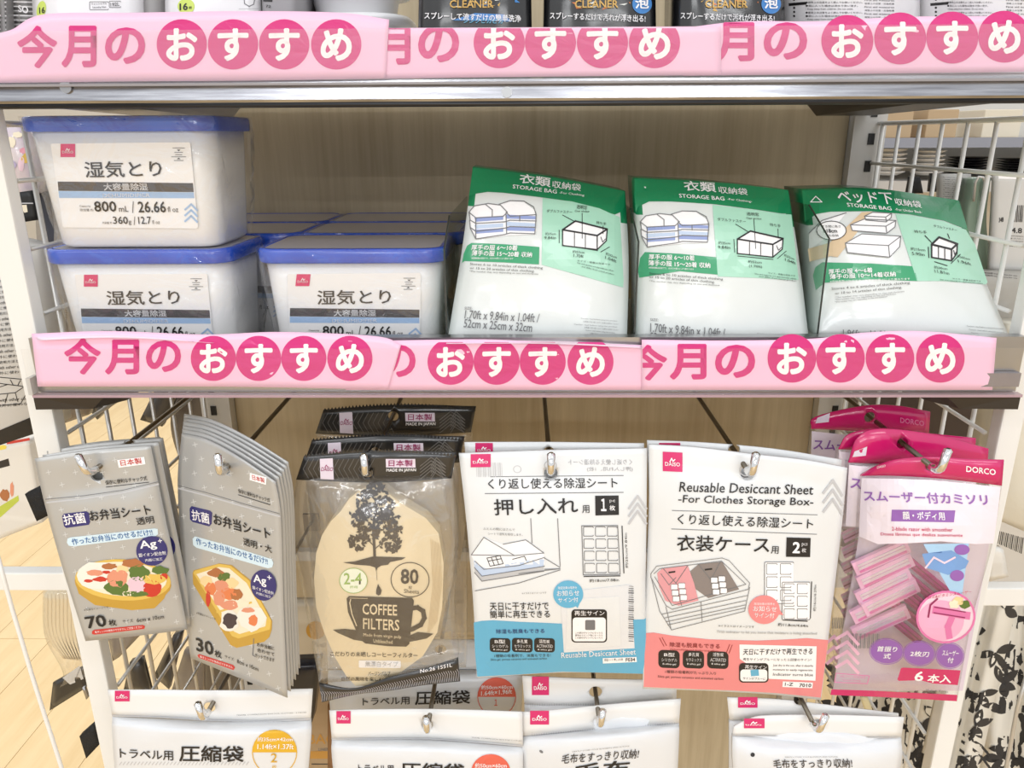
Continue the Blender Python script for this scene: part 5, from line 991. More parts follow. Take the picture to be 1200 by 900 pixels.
    b.text('round_picture/arc_lettering', 'アロエ&ビタミンスムーザー', 372, 590, 506, 572, 9, CRIM, .01, 4)
    chev(b, 122, 676, 62, 26, 4, 27, 9, mat('chevron_rose', (236, 186, 208), .4), 16)
    for (cx, cy, rx, ry, ls) in ((265, 738, 46, 34, ('首振り', '式')), (358, 744, 43, 33, ('2枚刃',)), (446, 750, 38, 34, ('スムーザー', '付'))):
        pb = 'purple_badge#%d' % int(cx); b.reg(pb, el(cx, cy, rx, ry, 4), PURP, 2); b.ring(pb + '/badge_ring', cx, cy, rx * 1.06, ry * 1.08, 2, PURP, 2, 4)
        for j, l in enumerate(ls): w_ = rx * (.62 if len(l) > 1 else .22); b.text(pb + '/badge_lettering', l, cx - w_, cy + (0 if len(ls) > 1 else 8) + 20 * j, cx + w_, cy + 2 + (0 if len(ls) > 1 else 8) + 20 * j, 16, WINK, .03, 3)
    b.reg('crimson_tile', [(306, 786), (312, 784), (476, 792), (468, 834), (400, 830), (360, 820), (300, 822), (296, 818)], CRIM, 2); b.text('crimson_tile/white_lettering', '6', 343, 822, 368, 823, 28, WINK, .04, 3); b.text('crimson_tile/white_lettering', '本入', 380, 826, 448, 829, 24, WINK, .04, 3)
    b.line('outlined_box', quad((121, 800), (216, 808), (210, 830), (117, 826)), 2, RPINK, 2, closed=True); b.text('outlined_box', 'お肌にやさしい潤い成分配合', 132, 812, 204, 815, 7, RPINK); b.text('outlined_box', 'Smooth shaving', 140, 823, 190, 825, 6, RPINK)
    for i in range(22): b.line('bar_code', [(160 + i * 4, 688), (158 + i * 4, 728)], 1 + (i * 7 % 3), GRYI, .8)
    b.reg('crimson_base', [(108, 846), (230, 850), (350, 856), (467, 862), (465, 880), (350, 873), (230, 867), (105, 862)], CRIM, 1.5); b.text('small_print', 'Made in Korea', 376, 852, 440, 856, 7, GRYI); b.flush(t)
razor_front()
for (pts, dY, tx, lab, ty, bx) in ((((156, 198), (182, 130), (245, 104), (400, 120), (556, 160)), .012, 'ス', 'crimson headed pack of pink razors, second on its hook', 272, (100, 780)),
                             (((128, 160), (160, 118), (260, 102), (400, 118), (520, 130)), .026, '', 'crimson headed pack of pink razors, third on its hook', 0, (120, 760)),
                             (((50, 102), (62, 70), (200, 38), (300, 38), (390, 55)), .075, 'スムー', 'crimson headed pack of pink razors, hanging furthest back', 162, (60, 700))):
    Yb = .655 + dY; x0, y0 = pts[0]; x1, y1 = pts[-1]
    low = [(x0, y0 + 2), (x0 + 60, y0 + 4), (x0 + 150, y0 + 10), (x0 + 250, y0 + 20), (x1 - 4, y1 + 62)]
    h = Surf([[k8(x, y, Yb) for x, y in pts], [k8(x, y, Yb) for x, y in low]], wr=.002, seed=83 + int(dY * 1000), K=K8)
    t = thing('razor_pack', P(1092, 543, Yb), lab, 'razor pack', 'pink razor packs'); o = h.body('crimson_header', CRIM, t, th=.001); punch(o, onrod(1092, 547, .618, Yb), Yb, .0055)
    if dY > .07: h.text('brand_lettering', 'DORCO', 304, 86, 372, 96, 15, mat('dull_pink_ink', (226, 120, 168), .4), .03, 1.5)
    if dY != .026: h.reg('pale_tag', quad((x0 + 18, y0 - 30), (x0 + 54, y0 - 44), (x0 + 50, y0 - 18), (x0 + 12, y0 - 14)), LTAG, 1.5)
    h.flush(t)
    b = Surf([[k8(x0, y0 + 2, Yb), k8(x0 + 200, y0 + 20, Yb - .005), k8(x1 - 4, y1 + 62, Yb)], [k8(x0 - 20, 460, Yb), k8(x0 + 180, 460, Yb - .01), k8(x1 - 40, 460, Yb)], [k8(bx[0], bx[1], Yb), k8(bx[0] + 190, bx[1] + 8, Yb), k8(bx[0] + 330, bx[1] + 16, Yb)]], bulge=.004, wr=.0025, seed=90, K=K8)
    b.body('clear_bag', RCLR, t, th=.007, bb=.002)
    b.reg('white_field', [(x0 + 2, y0 + 8), (x0 + 200, y0 + 30), (x1 - 30, y1 + 70), (x1 - 60, 380), (x0 + 100, 390), (x0 - 8, 380)], MILK, .6)
    if tx: b.text('purple_lettering', tx, x0 + 6, ty, x0 + (36 if len(tx) == 1 else 100), ty + 4, 28, PURP, .04)
    if dY < .02:
        inner = Surf([[k8(100, 380, Yb + .012), k8(500, 380, Yb + .012)], [k8(80, 800, Yb + .012), k8(460, 800, Yb + .012)]], K=K8)
        for i in range(6):
            y = 400 + i * 44; inner.reg('razor', [(134, y), (200, y - 34), (214, y - 4), (146, y + 30)], RHEAD, 3 + i); inner.line('razor/blade', [(140, y + 8), (206, y - 24)], 5, BLADE, 4 + i); inner.line('razor/blade', [(144, y + 20), (210, y - 12)], 4, RDARK, 4 + i)
        inner.flush(t); chev(b, 96, 690, 40, 22, 3, 30, 9, mat('chevron_rose'), 10)
        for i in range(10): b.line('bar_code', [(112 + i * 5, 642), (110 + i * 5, 672)], 2, GRYI, .8)
        b.flush(t)
    b.flush(t)
hook(1092, 547, .618, 'hook carrying the crimson headed razor packs', h=.021, lean=.004)
# ================================================================ lower row of compression bag packs
BAGL = mat('soft_white_pouch', (226, 228, 231), .38, coat=.3, bump=.3, bscale=12); HDR = mat('white_header_card', (234, 233, 231), .4, coat=.2); YELI = mat('amber_ink', (226, 178, 48), .45); ROSEI = mat('rose_red_ink', (228, 104, 84), .45)
def lower(K, top, fold, bot, label, group, Y, hole, seed, logo_=None, body_m=None, hd_m=None, bulge=.012):
    """header strip above a fold and a puffed body below it; bot rows run out of the frame"""
    def kk(p, d): return (K[0] + p[0] / K[2], K[1] + p[1] / K[2], Y + d)
    t = thing('compression_bag_pack', P(hole[0], hole[1], Y), label, 'bag pack', group)
    h = Surf([[kk(p, 0) for p in top], [kk(p, -.002) for p in fold]], wr=.001, seed=seed, K=K)
    o = h.body('header_card', hd_m or HDR, t, th=.0012); punch(o, hole[:2], Y, .0062 if len(hole) < 3 else hole[2])
    if logo_: logo(h, *logo_)
    f2 = [fold[0], fold[len(fold) // 2], fold[-1]]
    b = Surf([[kk((x, y + 4), 0) for x, y in f2], [kk((x, y + 90), -.006) for x, y in f2]] + [[kk(p, -.004) for p in r] for r in bot], bulge=bulge, bf=pillow(2.2, -.05, 1.3), wr=.003, seed=seed + 1, K=K)
    b.body('pouch', body_m or BAGL, t, th=.004, bb=.006)
    return t, h, b
G = 'white travel and blanket compression bag packs'
LA = (100, 770, 4.0)
t, h, b = lower(LA, [(103, 156), (330, 155), (600, 158), (830, 156), (1066, 150)], [(126, 278), (350, 284), (600, 300), (830, 305), (1056, 294)], [[(150, 700), (600, 710), (1030, 700)]], 'white travel compression bag pack with amber round mark', G, .655, (246, 828), 101, (138, 158, 207, 208))
h.text('small_print', 'TRAVEL COMPRESSION BAG FOR CLOTHES - 2 PIECES', 708, 276, 1036, 262, 5, GRYI); h.line('fold_line', [(126, 274), (350, 281), (600, 296), (830, 300), (1056, 290)], 4, LGRY, 1); h.flush(t)
b.text('title_lettering', 'トラベル用', 162, 474, 412, 486, 44, BLK, .02); b.text('title_lettering', '圧縮袋', 440, 490, 742, 494, 76, BLK, .035)
for i in range(36): b.line('hatched_band', [(160 + i * 17, 505), (170 + i * 17, 492)], 4, LGRY, 1)
b.ring('round_mark', 887, 447, 104, 105, 4, YELI, 2); b.reg('round_mark', [*el(887, 447, 102, 103, 0, 24, 180, 360)], YELI, 1.5)
b.text('round_mark/white_lettering', '約35cm×42cm', 806, 396, 972, 396, 22, WINK, .02); b.text('round_mark/white_lettering', '1.14ft×1.37ft', 806, 432, 976, 432, 24, WINK, .02); b.text('round_mark', '2', 868, 494, 898, 494, 42, YELI, .01); b.text('round_mark', '枚', 874, 525, 896, 525, 18, YELI, 0); b.flush(t)
LBK = (370, 760, 4.8)
t, h, b = lower(LBK, [(76, 350), (300, 344), (600, 342), (900, 348), (1163, 358)], [(90, 512), (330, 512), (640, 512), (900, 530), (1166, 552)], [[(120, 900), (640, 905), (1160, 900)]], 'white travel compression bag pack with red round mark at the front of its hook', G, .655, (501, 848), 103, (116, 352, 196, 422))
h.text('small_print', 'TRAVEL COMPRESSION BAG FOR CLOTHES', 876, 504, 1160, 524, 6, GRYI); h.line('fold_line', [(90, 508), (330, 507), (640, 507), (900, 524), (1166, 547)], 5, LGRY, 1); h.flush(t)
b.text('title_lettering', 'トラベル用', 240, 700, 440, 704, 46, BLK, .02); b.text('title_lettering', '圧縮袋', 476, 724, 838, 734, 84, BLK, .035)
b.ring('round_mark', 985, 700, 110, 104, 4, ROSEI, 2); b.reg('round_mark', [*el(985, 700, 108, 102, 0, 24, 180, 360)], ROSEI, 1.5); b.text('round_mark/white_lettering', '約50cm×60cm', 896, 672, 1074, 672, 28, WINK, .02); b.flush(t)
t, h, b = lower(LBK, [(60, -60), (600, -50), (1160, -50)], [(70, 120), (600, 122), (1162, 124)], [[(100, 560), (600, 560), (1150, 560)]], 'white travel compression bag pack with red round mark further back, in shade', G, .735, (*onrod(502, 849, .64, .735), .0065), 105)
h.line('fold_line', [(70, 116), (600, 118), (1162, 120)], 4, GRYI, 1); h.flush(t)
b.text('title_lettering', 'トラベル用', 264, 322, 528, 314, 42, BLK, .02); b.text('title_lettering', '圧縮袋', 558, 318, 868, 312, 78, BLK, .035)
b.ring('round_mark', 1018, 272, 107, 108, 4, ROSEI, 2); b.reg('round_mark', [*el(1018, 272, 105, 106, 0, 24, 180, 360)], ROSEI, 1.5); b.text('round_mark/white_lettering', '約50cm×60cm', 930, 232, 1108, 228, 26, WINK, .02); b.text('round_mark/white_lettering', '1.64ft×1.96ft', 930, 266, 1104, 254, 26, WINK, .02); b.text('round_mark', '１', 1004, 322, 1022, 322, 36, ROSEI, .02); b.flush(t)
LCK = (590, 760, 4.8)
t, h, b = lower(LCK, [(100, 360), (300, 346), (600, 316), (998, 284)], [(104, 492), (300, 474), (600, 446), (988, 418)], [[(120, 900), (540, 900), (970, 900)]], 'white blanket compression bag pack hanging next to the red-marked travel pack', G, .660, (702, 845), 107, (150, 350, 256, 428))
seals(h, 160, 940, 470, 2, LGRY)
for i in range(60): x = 160 + i * 13.6; y = 486 - (x - 160) * .082; h.line('seal_mark', [(x, y - 6), (x + 1, y + 6)], 2, LGRY, 1)
h.flush(t); b.text('title_lettering', '毛布をすっきり収納!', 324, 650, 758, 618, 54, mat('soft_black_ink', (66, 62, 62), .5), .02); b.text('title_lettering', '毛布', 390, 740, 700, 715, 90, BLK, .04); b.text('small_print', 'NEATLY STORE YOUR BLANKETS AND FUTONS', 386, 584, 708, 552, 6, GRYI); b.reg('air_valve', el(212, 580, 12, 7, 35), GRYI, 1); b.flush(t)
t, h, b = lower(LCK, [(105, 154), (400, 168), (720, 176), (976, 176)], [(118, 312), (400, 330), (720, 316), (972, 300)], [[(118, 600), (540, 590), (970, 580)]], 'white blanket compression bag pack behind, with pink brand square above the front one', G, .677, (*onrod(702, 842, .645, .677), .007), 109, (160, 158, 256, 262))
for i in range(30): h.line('seal_mark', [(150 + i * 13.6, 310), (150 + i * 13.6, 328)], 2, LGRY, 1)
h.flush(t); b.flush(t)
LDK = (820, 780, 3.158)
t, h, b = lower(LDK, [(126, 226), (180, 200), (250, 186), (500, 184), (757, 192)], [(122, 258), (250, 262), (400, 270), (560, 270), (746, 266)], [[(140, 560), (420, 560), (700, 560)]], 'white blanket compression bag pack at the right end of the lower hooks', G, .640, (957, 848), 111, (164, 196, 240, 232))
h.line('fold_line', [(122, 255), (250, 260), (400, 268), (560, 268), (746, 264)], 2.5, LGRY, 1); h.flush(t)
b.text('title_lettering', '毛布をすっきり収納!', 274, 382, 566, 378, 34, mat('soft_black_ink'), .02); b.text('small_print', 'NEATLY STORE YOUR BLANKETS AND FUTONS', 316, 341, 510, 340, 4, GRYI); b.reg('air_valve', el(196, 330, 8, 8), BLK, 1); b.flush(t)
t, h, b = lower(LDK, [(102, 118), (300, 126), (500, 150), (736, 178)], [(110, 200), (300, 205), (500, 210), (736, 220)], [[(110, 520), (420, 520), (735, 520)]], 'white blanket compression bag pack behind the rightmost one, its header tilting down to the right', G, .652, (*onrod(953, 848, .625, .652), .0075), 113, (142, 116, 214, 156))
h.flush(t); b.flush(t)
hook(244, 834, .640, 'lower hook carrying the amber-marked travel pack', h=.021, lean=-.003)
hook(502, 849, .640, 'lower hook carrying the red-marked travel packs', h=.020)
hook(702, 842, .645, 'lower hook carrying the middle blanket packs', h=.021, lean=.002)
hook(953, 848, .625, 'lower hook carrying the rightmost blanket packs', h=.021, lean=.005)
# ================================================================ goods on the upper shelf
def standing(label, cat, name, net, m, th, seed=1, K=None, bulge=.006, wr=.001, group=None, part='pouch'):
    sf = Surf(net, bulge=bulge, bf=pillow(4), wr=wr, seed=seed, K=K); c = sf.net[-1, 0]; p = P(c[0], c[1], c[2]); t = thing(name, (p[0], p[1], p[2]), label, cat, group)
    sf.body(part, m, t, th=th, bb=bulge); return sf, t
def q4(x0, y0, x1, y1, x2, y2, x3, y3, Ya, Yb_): return [[(x0, y0, Yb_), (x1, y1, Yb_)], [(x3, y3, Ya), (x2, y2, Ya)]]
KT = (0, 0, 6.0)
SGREY = mat('grey_print_bag', (150, 148, 146), .4, coat=.3, bump=.3, bscale=20); WBAG = mat('white_print_bag', (232, 231, 232), .35, coat=.35, bump=.25, bscale=16); LIME = mat('lime_sticker', (204, 222, 104), .45)
VB = 89
for i, (a, b_) in enumerate(((-26, -6), (-5, 11), (12, 42))):
    sf, t = standing('grey barcode-printed packet, ' + ('outermost of the leaning row at the upper left corner', 'middle one of the leaning row at the upper left corner', 'largest of the leaning row, beside a white bag')[i], 'packet', 'leaning_packet', q4(a - 4, -60, b_ - 8, -60, b_ + 5, VB, a + 5, VB, .70 + .012 * i, .72 + .012 * i), SGREY, .02, 120 + i, KT, group='grey packets leaning at the upper left corner')
    for k in range(16): sf.line('bar_code', [((a + 4) * 6, -20 + k * 16), ((b_ - 4) * 6, -16 + k * 16)], 3 + k % 3 * 2, BLK if k % 2 else WINK, 1)
    if i == 2: sf.text('white_lettering', 'SO', 130, 84, 200, 96, 50, WINK, .05, 3)
    sf.flush(t)
sf, t = standing('large white bag with a lime green round sticker at its left edge', 'bag', 'white_bag', q4(34, -70, 163, -70, 164, VB, 42, VB, .70, .73), WBAG, .06, 124, KT, bulge=.012)
sf.reg('lime_sticker', el(290, 68, 32, 62, 10), LIME, 1); sf.text('lime_sticker/sticker_lettering', '16', 276, 96, 316, 92, 44, BLK, .04, 2)
sf.line('outlined_box', rr(630, 12, 762, 68, 6), 4, GRYI, 1); sf.text('outlined_box', 'ウォッシャブル', 642, 36, 750, 32, 18, GRYI, .02, 2); sf.text('outlined_box', 'Laundry Net', 650, 60, 746, 58, 16, GRYI, .02, 2); sf.line('outlined_box', rr(768, 8, 848, 52, 6), 4, GRYI, 1); sf.text('outlined_box', '192L', 776, 46, 840, 40, 26, GRYI, .04, 2); sf.flush(t)
sf, t = standing('narrow grey packet squeezed between two white bags', 'packet', 'grey_packet', q4(165, -60, 190, -60, 190, VB, 166, VB, .715, .735), SGREY, .03, 125, KT)
sf, t = standing('large white bag with a lime green sticker reading 16', 'bag', 'white_bag', q4(193, -70, 303, -70, 304, VB, 194, VB, .70, .73), WBAG, .06, 126, KT, bulge=.012)
KS = (180, 0, 6.0); sf.K = KS
sf.reg('lime_sticker', el(228, 44, 60, 54), LIME, 1); sf.text('lime_sticker/sticker_lettering', '16', 182, 74, 240, 70, 50, BLK, .05, 2); sf.text('lime_sticker/sticker_lettering', '枚', 246, 64, 270, 62, 20, BLK, .02, 2)
sf.line('bowl_drawing', [(636, -10), (640, 26), (672, 44), (704, 30), (712, -10)], 6, GRYI, 1); sf.line('bowl_drawing', [(600, 62), (740, 60)], 4, LGRY, 1); sf.flush(t)
sf, t = standing('plain grey box with black corner marks beside the white tub stack', 'box', 'grey_box', q4(306, -60, 346, -60, 346, VB, 306, VB, .71, .715), mat('mid_grey_card', (158, 156, 158), .5), .08, 127, KS, bulge=.0, part='carton')
sf.line('corner_mark', [(756, -10), (760, 78)], 8, BLK, 1); sf.reg('corner_mark', quad((770, -8), (836, -4), (834, 14), (770, 10)), BLK, 1); sf.text('corner_mark', '72', 788, 52, 824, 54, 18, BLK, .02); sf.flush(t)
# white nested tubs
xc = (P(346, 20, .76)[0] + P(487, 20, .76)[0]) / 2; wd = P(487, 20, .745)[0] - P(346, 20, .745)[0]
zt_ = ZU + .0005
for k in range(4):
    t = thing('white_tub', (xc, .79, zt_), ('bottom', 'second', 'third', 'top')[k] + ' white plastic tub of the nested stack between the grey box and dark pouch', 'tub', 'nested white tubs on the upper shelf')
    z = zt_; wk = wd - .004 * k
    mk('tub', *loft([ring(xc - k * .002, .79, wk - .03, .08, .03, z), ring(xc - k * .002, .79, wk - .022, .088, .032, z + .020), ring(xc - k * .002, .79, wk - .004, .108, .036, z + .0205), ring(xc - k * .002, .79, wk, .112, .038, z + .024), ring(xc - k * .002, .79, wk - .004, .108, .036, z + .0275)]), mat('white_tub_plastic', (240, 240, 242), .3, coat=.3), t, smooth=True)
    zt_ += .0282
# dark cleaner pouches
DPCH = mat('black_glossy_pouch', (22, 22, 24), .22, coat=.7, bump=.35, bscale=14); GOLD = mat('gold_ink', (196, 158, 88), .35, metal=.3); SPB = mat('splash_blue', (60, 130, 200), .35, coat=.3); SPO = mat('splash_orange', (212, 120, 56), .35, coat=.3); SPL = mat('splash_pale', (226, 228, 222), .35)
KP = (480, 0, 2.6087)
for i, (x0, x1, s1_, msg, lab) in enumerate(((24, 376, SPB, 'スプレーして流すだけの簡単洗浄', 'black cleaner pouch with blue splash picture, first of the three dark pouches'), (408, 756, SPO, 'スプレーするだけで汚れが浮き出る!', 'black cleaner pouch with orange splash picture, between the two other dark pouches'), (808, 1150, SPO, 'スプレーするだけで汚れが浮き出る!', 'black cleaner pouch with orange splash picture beside the white printed bottle'))):
    sf, t = standing(lab, 'pouch', 'cleaner_pouch', q4(480 + x0 / 2.6087 + 3, -90, 480 + x1 / 2.6087 - 3, -90, 480 + x1 / 2.6087, VB, 480 + x0 / 2.6087, VB, .70, .715), DPCH, .05, 130 + i, KP, bulge=.012, group='black cleaner pouches on the upper shelf')
    rg = random.Random(i + 3); w0 = x1 - x0
    for k in range(34):
        x = x0 + w0 * rg.uniform(.25, .85); y = rg.uniform(-60, 22); a = rg.uniform(0, 6.28); l = rg.uniform(10, 34)
        sf.reg('splash_picture', [(x, y), (x + l * math.cos(a), y + l * .5 * math.sin(a)), (x + l * .6 * math.cos(a + .5), y + l * .4 * math.sin(a + .5))], rg.choice((s1_, s1_, SPL, GOLD)), 1 + .02 * k)
    sf.reg('splash_picture', [(x0 + w0 * .30, 62), (x0 + w0 * .5, 40), (x0 + w0 * .75, 44), (x0 + w0 * .82, 66)], SPB if i == 0 else DPCH, 1)
    sf.text('gold_lettering', 'CLEANER', x0 + w0 * .28, 24, x0 + w0 * .66, 24, 24, GOLD, .03, 4); sf.text('white_lettering', msg, x0 + w0 * .06, 38 + 20, x0 + w0 * .90, 46 + 22, 22, WINK, .03, 4)
    if i == 0: sf.text('blue_lettering', 'シンクピカピカ', x0 + w0 * .40, 70, x0 + w0 * .74, 72, 15, mat('cyan_lettering', (120, 190, 220), .4), .03, 4)
    else: sf.reg('foam_tile', el(x0 + w0 * .87, 12, 30, 30), SPB, 2); sf.text('foam_tile/foam_lettering', '泡', x0 + w0 * .81, 26, x0 + w0 * .93, 26, 34, WINK, .04, 4)
    sf.flush(t)
    V, Fc = tube_vf([P(480 + (x0 + w0 * .1) / 2.6087, VB, .69), P(480 + (x0 + w0 * .1) / 2.6087, -60, .71)], .001, 6)
# printed bottles at the right
KR = (880, 0, 3.75)
for i, (a, b_, lab) in enumerate(((920, 1078, 'white bottle back densely printed with black text, beside the dark pouches'), (1086, 1240, 'white bottle back with text panel at the upper right corner'))):
    w_ = P(b_, 40, .74)[0] - P(a, 40, .74)[0]; xc2 = (P(b_, 40, .74)[0] + P(a, 40, .74)[0]) / 2
    sf, t = standing(lab, 'bottle', 'printed_bottle', [[(a + (b_ - a) * f, y, .70 + .035 * (2 * f - 1) ** 2) for f in (0, .25, .5, .75, 1)] for y in (-80, VB)], WBAG, .06, 140 + i, KR, bulge=0, wr=.0003, group='printed white bottles on the upper shelf', part='bottle_body')
    o = (a - 880) * 3.75
    for k in range(9): sf.text('small_print', ('●使用上の注意をよく読んでお使いください。', '●目に入った場合は流水で洗い流す。', '・Keep away from children. Do not drink.')[k % 3], o + 90, -30 + k * 15, o + (340 if i == 0 else 290) - 20 * (k % 3), -30 + k * 15, 9, BLK, .01, 1)
    for k in range(8): sf.text('small_print', '保管上の注意・応急処置' if k % 2 else 'First aid measures', o + 350, -26 + k * 15, o + 480, -24 + k * 15, 8, GRYI, .01, 1)
    sf.line('panel_line', [(o + 20, 20), (o + 90, 14)], 12, BLK, 1)
    for k in range(6): sf.reg('panel_line', el(o + 40, -20 + k * 18, 5, 5, n=8), BLK, 1)
    sf.flush(t)
# ================================================================ left neighbours
PRT = mat('printed_grey_bag', (206, 204, 200), .42, coat=.2, bump=.25, bscale=18); WBX = mat('cream_carton', (232, 228, 220), .5)
K0 = (0, 250, 3.33)
sf, t = standing('grey-white bag covered in tiny black text hanging left of the white post', 'bag', 'text_bag', [[(-90, 280, .80), (-10, 280, .79), (48, 290, .80)], [(-90, 400, .79), (-10, 400, .775), (60, 400, .79)], [(-90, 520, .80), (-10, 522, .79), (66, 500, .80)]], PRT, .03, 150, K0, bulge=.01)
for k in range(24):
    y = 560 + k * 22 - 300; 
    if 650 < y < 740: continue
    sf.text('small_print', ('洗濯ネットのご使用方法と注意', '・Do not wash with other colors', '本来の目的以外に使わない')[k % 3], -120, y + 24 - k, 62 + k * 3, y + 4 - k, 12, BLK, .01, 1)
for p in ([(-40, 690), (30, 668), (95, 676), (60, 700), (0, 706), (-40, 690)], [(-30, 660), (30, 668)], [(40, 650), (50, 668)], [(80, 652), (70, 670)], [(30, 706), (20, 740)], [(60, 702), (70, 735)], [(0, 640), (90, 648), (110, 690), (80, 744), (0, 750)]): sf.line('drawing', p, 3, BLK, 1)
sf.reg('dark_crimp', [(-120, 846), (0, 846), (110, 800), (220, 760), (222, 830), (0, 905), (-120, 905)], BLK, 1.5); sf.flush(t)
sf, t = standing('cream carton with yellow and green printed side below the text bag', 'carton', 'small_carton', [[(-60, 538, 1.05), (34, 516, .98)], [(-60, 655, 1.05), (50, 612, .98)]], WBX, .06, 151, (0, 500, 4.5), bulge=0, wr=0, part='carton')
sf.line('red_edge', [(40, 86), (152, 66)], 14, REDI, 1); sf.reg('yellow_patch', quad((-60, 112), (20, 96), (36, 104), (30, 118), (-60, 136)), mat('yellow_patch_ink', (240, 220, 90), .5), 1); sf.reg('yellow_patch', quad((-60, 440), (0, 420), (96, 362), (100, 390), (0, 480), (-60, 500)), mat('lime_band_ink', (196, 208, 80), .5), 1)
sf.reg('picture_patch', quad((-60, 200), (44, 168), (52, 206), (-60, 236)), BLK, 1); sf.reg('picture_patch', blob(26, 362, 26, 32, 4), MEAT, 1.4); sf.reg('picture_patch', blob(62, 330, 10, 40, 5), PKF, 1.4); sf.flush(t)
def pad(pts, Y, label, nm='end_pad', m=None, th=.008, cat='pad'):
    sf = Surf([[(*pts[0], Y), (*pts[1], Y)], [(*pts[3], Y), (*pts[2], Y)]]); return tag(sf.body(nm, m or mat('ribbed_black_rubber', (20, 20, 22), .7, bump=.6, bscale=260), None, th=th), label, cat)
pad(((29, 579), (49, 569), (57, 604), (43, 611)), .80, 'black ribbed rubber pad left of the post at mid height')
pad(((93, 863), (110, 848), (116, 873), (101, 889)), .80, 'black ribbed rubber pad low on the left beside the post')
pad(((96, 806), (99, 806), (103, 818), (101, 820)), .74, 'small dark metal peg beside the left post', 'small_peg', STEEL, .004, 'peg')
tg = thing('white_rod', P(40, 800, .62), 'thin white bent rod running down past the lower left corner', 'rod'); tube('rod', [P(u, v, .60) for u, v in ((-6, 640), (5, 680), (14, 713), (24, 746), (37, 790), (49, 828), (62, 868), (74, 906), (90, 960))], .0019, WHITE, tg)
# coffee filter pack seen from its side, beyond the post
t = thing('side_on_filter_pack', P(75, 770, .95), 'clear filter pack seen side on, brown striped paper edges above a printed black end', 'filter pack')
for i in range(9):
    sf = Surf([[(52 + i * 4.6, 696 - i * .4, .95), (56 + i * 4.6, 697, .95)], [(54 + i * 4.4, 742 + i * .4, .95), (58 + i * 4.4, 742, .95)], [(74 + i * 2.8, 772 + i * .4, .95), (77 + i * 2.8, 772, .95)]]); sf.body('paper_layer', KRAFT, t, th=.02)
sf = Surf([[(50, 694, .945), (96, 694, .945)], [(52, 745, .945), (98, 745, .945)], [(74, 790, .945), (100, 790, .945)], [(62, 812, .945), (100, 790, .945)]], wr=.004, seed=9); sf.body('clear_wrap', CLR, t, th=.03)
sf = Surf([[(62, 800, .945), (99, 780, .945)], [(58, 833, .945), (101, 806, .945)]], wr=.003, seed=8, K=(60, 700, 4.5)); sf.body('black_end', BHEAD, t, th=.004); sf.reg('grey_label', quad((60, 425), (150, 360), (170, 430), (100, 460)), PRT, 1); sf.text('grey_label/label_lettering', '|||||||', 128, 440, 152, 380, 14, BLK, .02, 2); sf.flush(t)
# goods seen between the post and the tubs
sf, t = standing('crinkled iridescent packet with yellow and pink picture behind the left wire panel', 'packet', 'iridescent_packet', [[(3, 150, .86), (26, 148, .86)], [(6, 190, .85), (42, 180, .86)], [(22, 235, .86), (46, 225, .86)]], mat('iridescent_film', (232, 222, 214), .2, coat=.8, bump=.6, bscale=30, noisecol=((206, 190, 214), 30, (1, 1, 1))), .02, 152, (0, 100, 4.5), bulge=.004)
for (x, y, rx, ry, m_, s_) in ((130, 345, 28, 18, mat('soft_pink_ink', (232, 160, 178), .4), 1), (135, 385, 22, 26, YEL, 2), (112, 415, 16, 40, PALEP, 3), (60, 300, 24, 30, CREAM, 4), (90, 260, 26, 16, CREAM, 5), (70, 420, 16, 20, mat('lilac_ink', (190, 180, 214), .4), 6)): sf.reg('picture', blob(x, y, rx, ry, s_), m_, 1 + .1 * s_)
sf.flush(t)
sf, t = standing('black square tag with a white clip behind the left wire panel', 'tag', 'black_tag', [[(17, 226, .84), (38, 223, .84)], [(23, 261, .84), (43, 258, .84)]], BLACK, .004, 153, (0, 100, 4.5), bulge=0, wr=0, part='tag'); sf.reg('white_clip', quad((104, 632), (140, 630), (146, 668), (128, 672), (112, 650)), CREAM, 1); sf.line('white_clip', [(112, 622), (172, 622)], 6, LGRY, 1); sf.flush(t)
sf, t = standing('grey packet with printed black barcode behind the left wire panel', 'packet', 'barcode_packet', [[(40, 218, .90), (58, 216, .88)], [(44, 300, .90), (76, 300, .86)], [(52, 398, .90), (98, 398, .86)]], mat('taupe_packet', (150, 142, 134), .4, coat=.4, bump=.3), .02, 154, (0, 300, 4.5), bulge=.004)
sf.reg('black_patch', quad((188, 200), (214, 198), (218, 222), (192, 226)), BLK, 1); 
for k in range(9): sf.line('bar_code', [(292, 290 + k * 12), (350, 286 + k * 12)], 6, BLK, 1)
for k in range(4): sf.text('black_lettering', '注意書', 276 + 3 * k, 190 + k * 20, 312 + 3 * k, 186 + k * 20, 14, BLK, .04, 1)
for k in range(8): sf.line('small_print', [(222, 330 + 9 * k - 60), (232, 330 + 9 * k - 60)], 3, BLK, 1)
sf.flush(t)
pad(((43, 226), (52, 224), (72, 300), (60, 300)), .87, 'dark slate strip edge behind the left wire panel', 'dark_strip', mat('slate_strip', (70, 72, 82), .4), .01, 'strip')
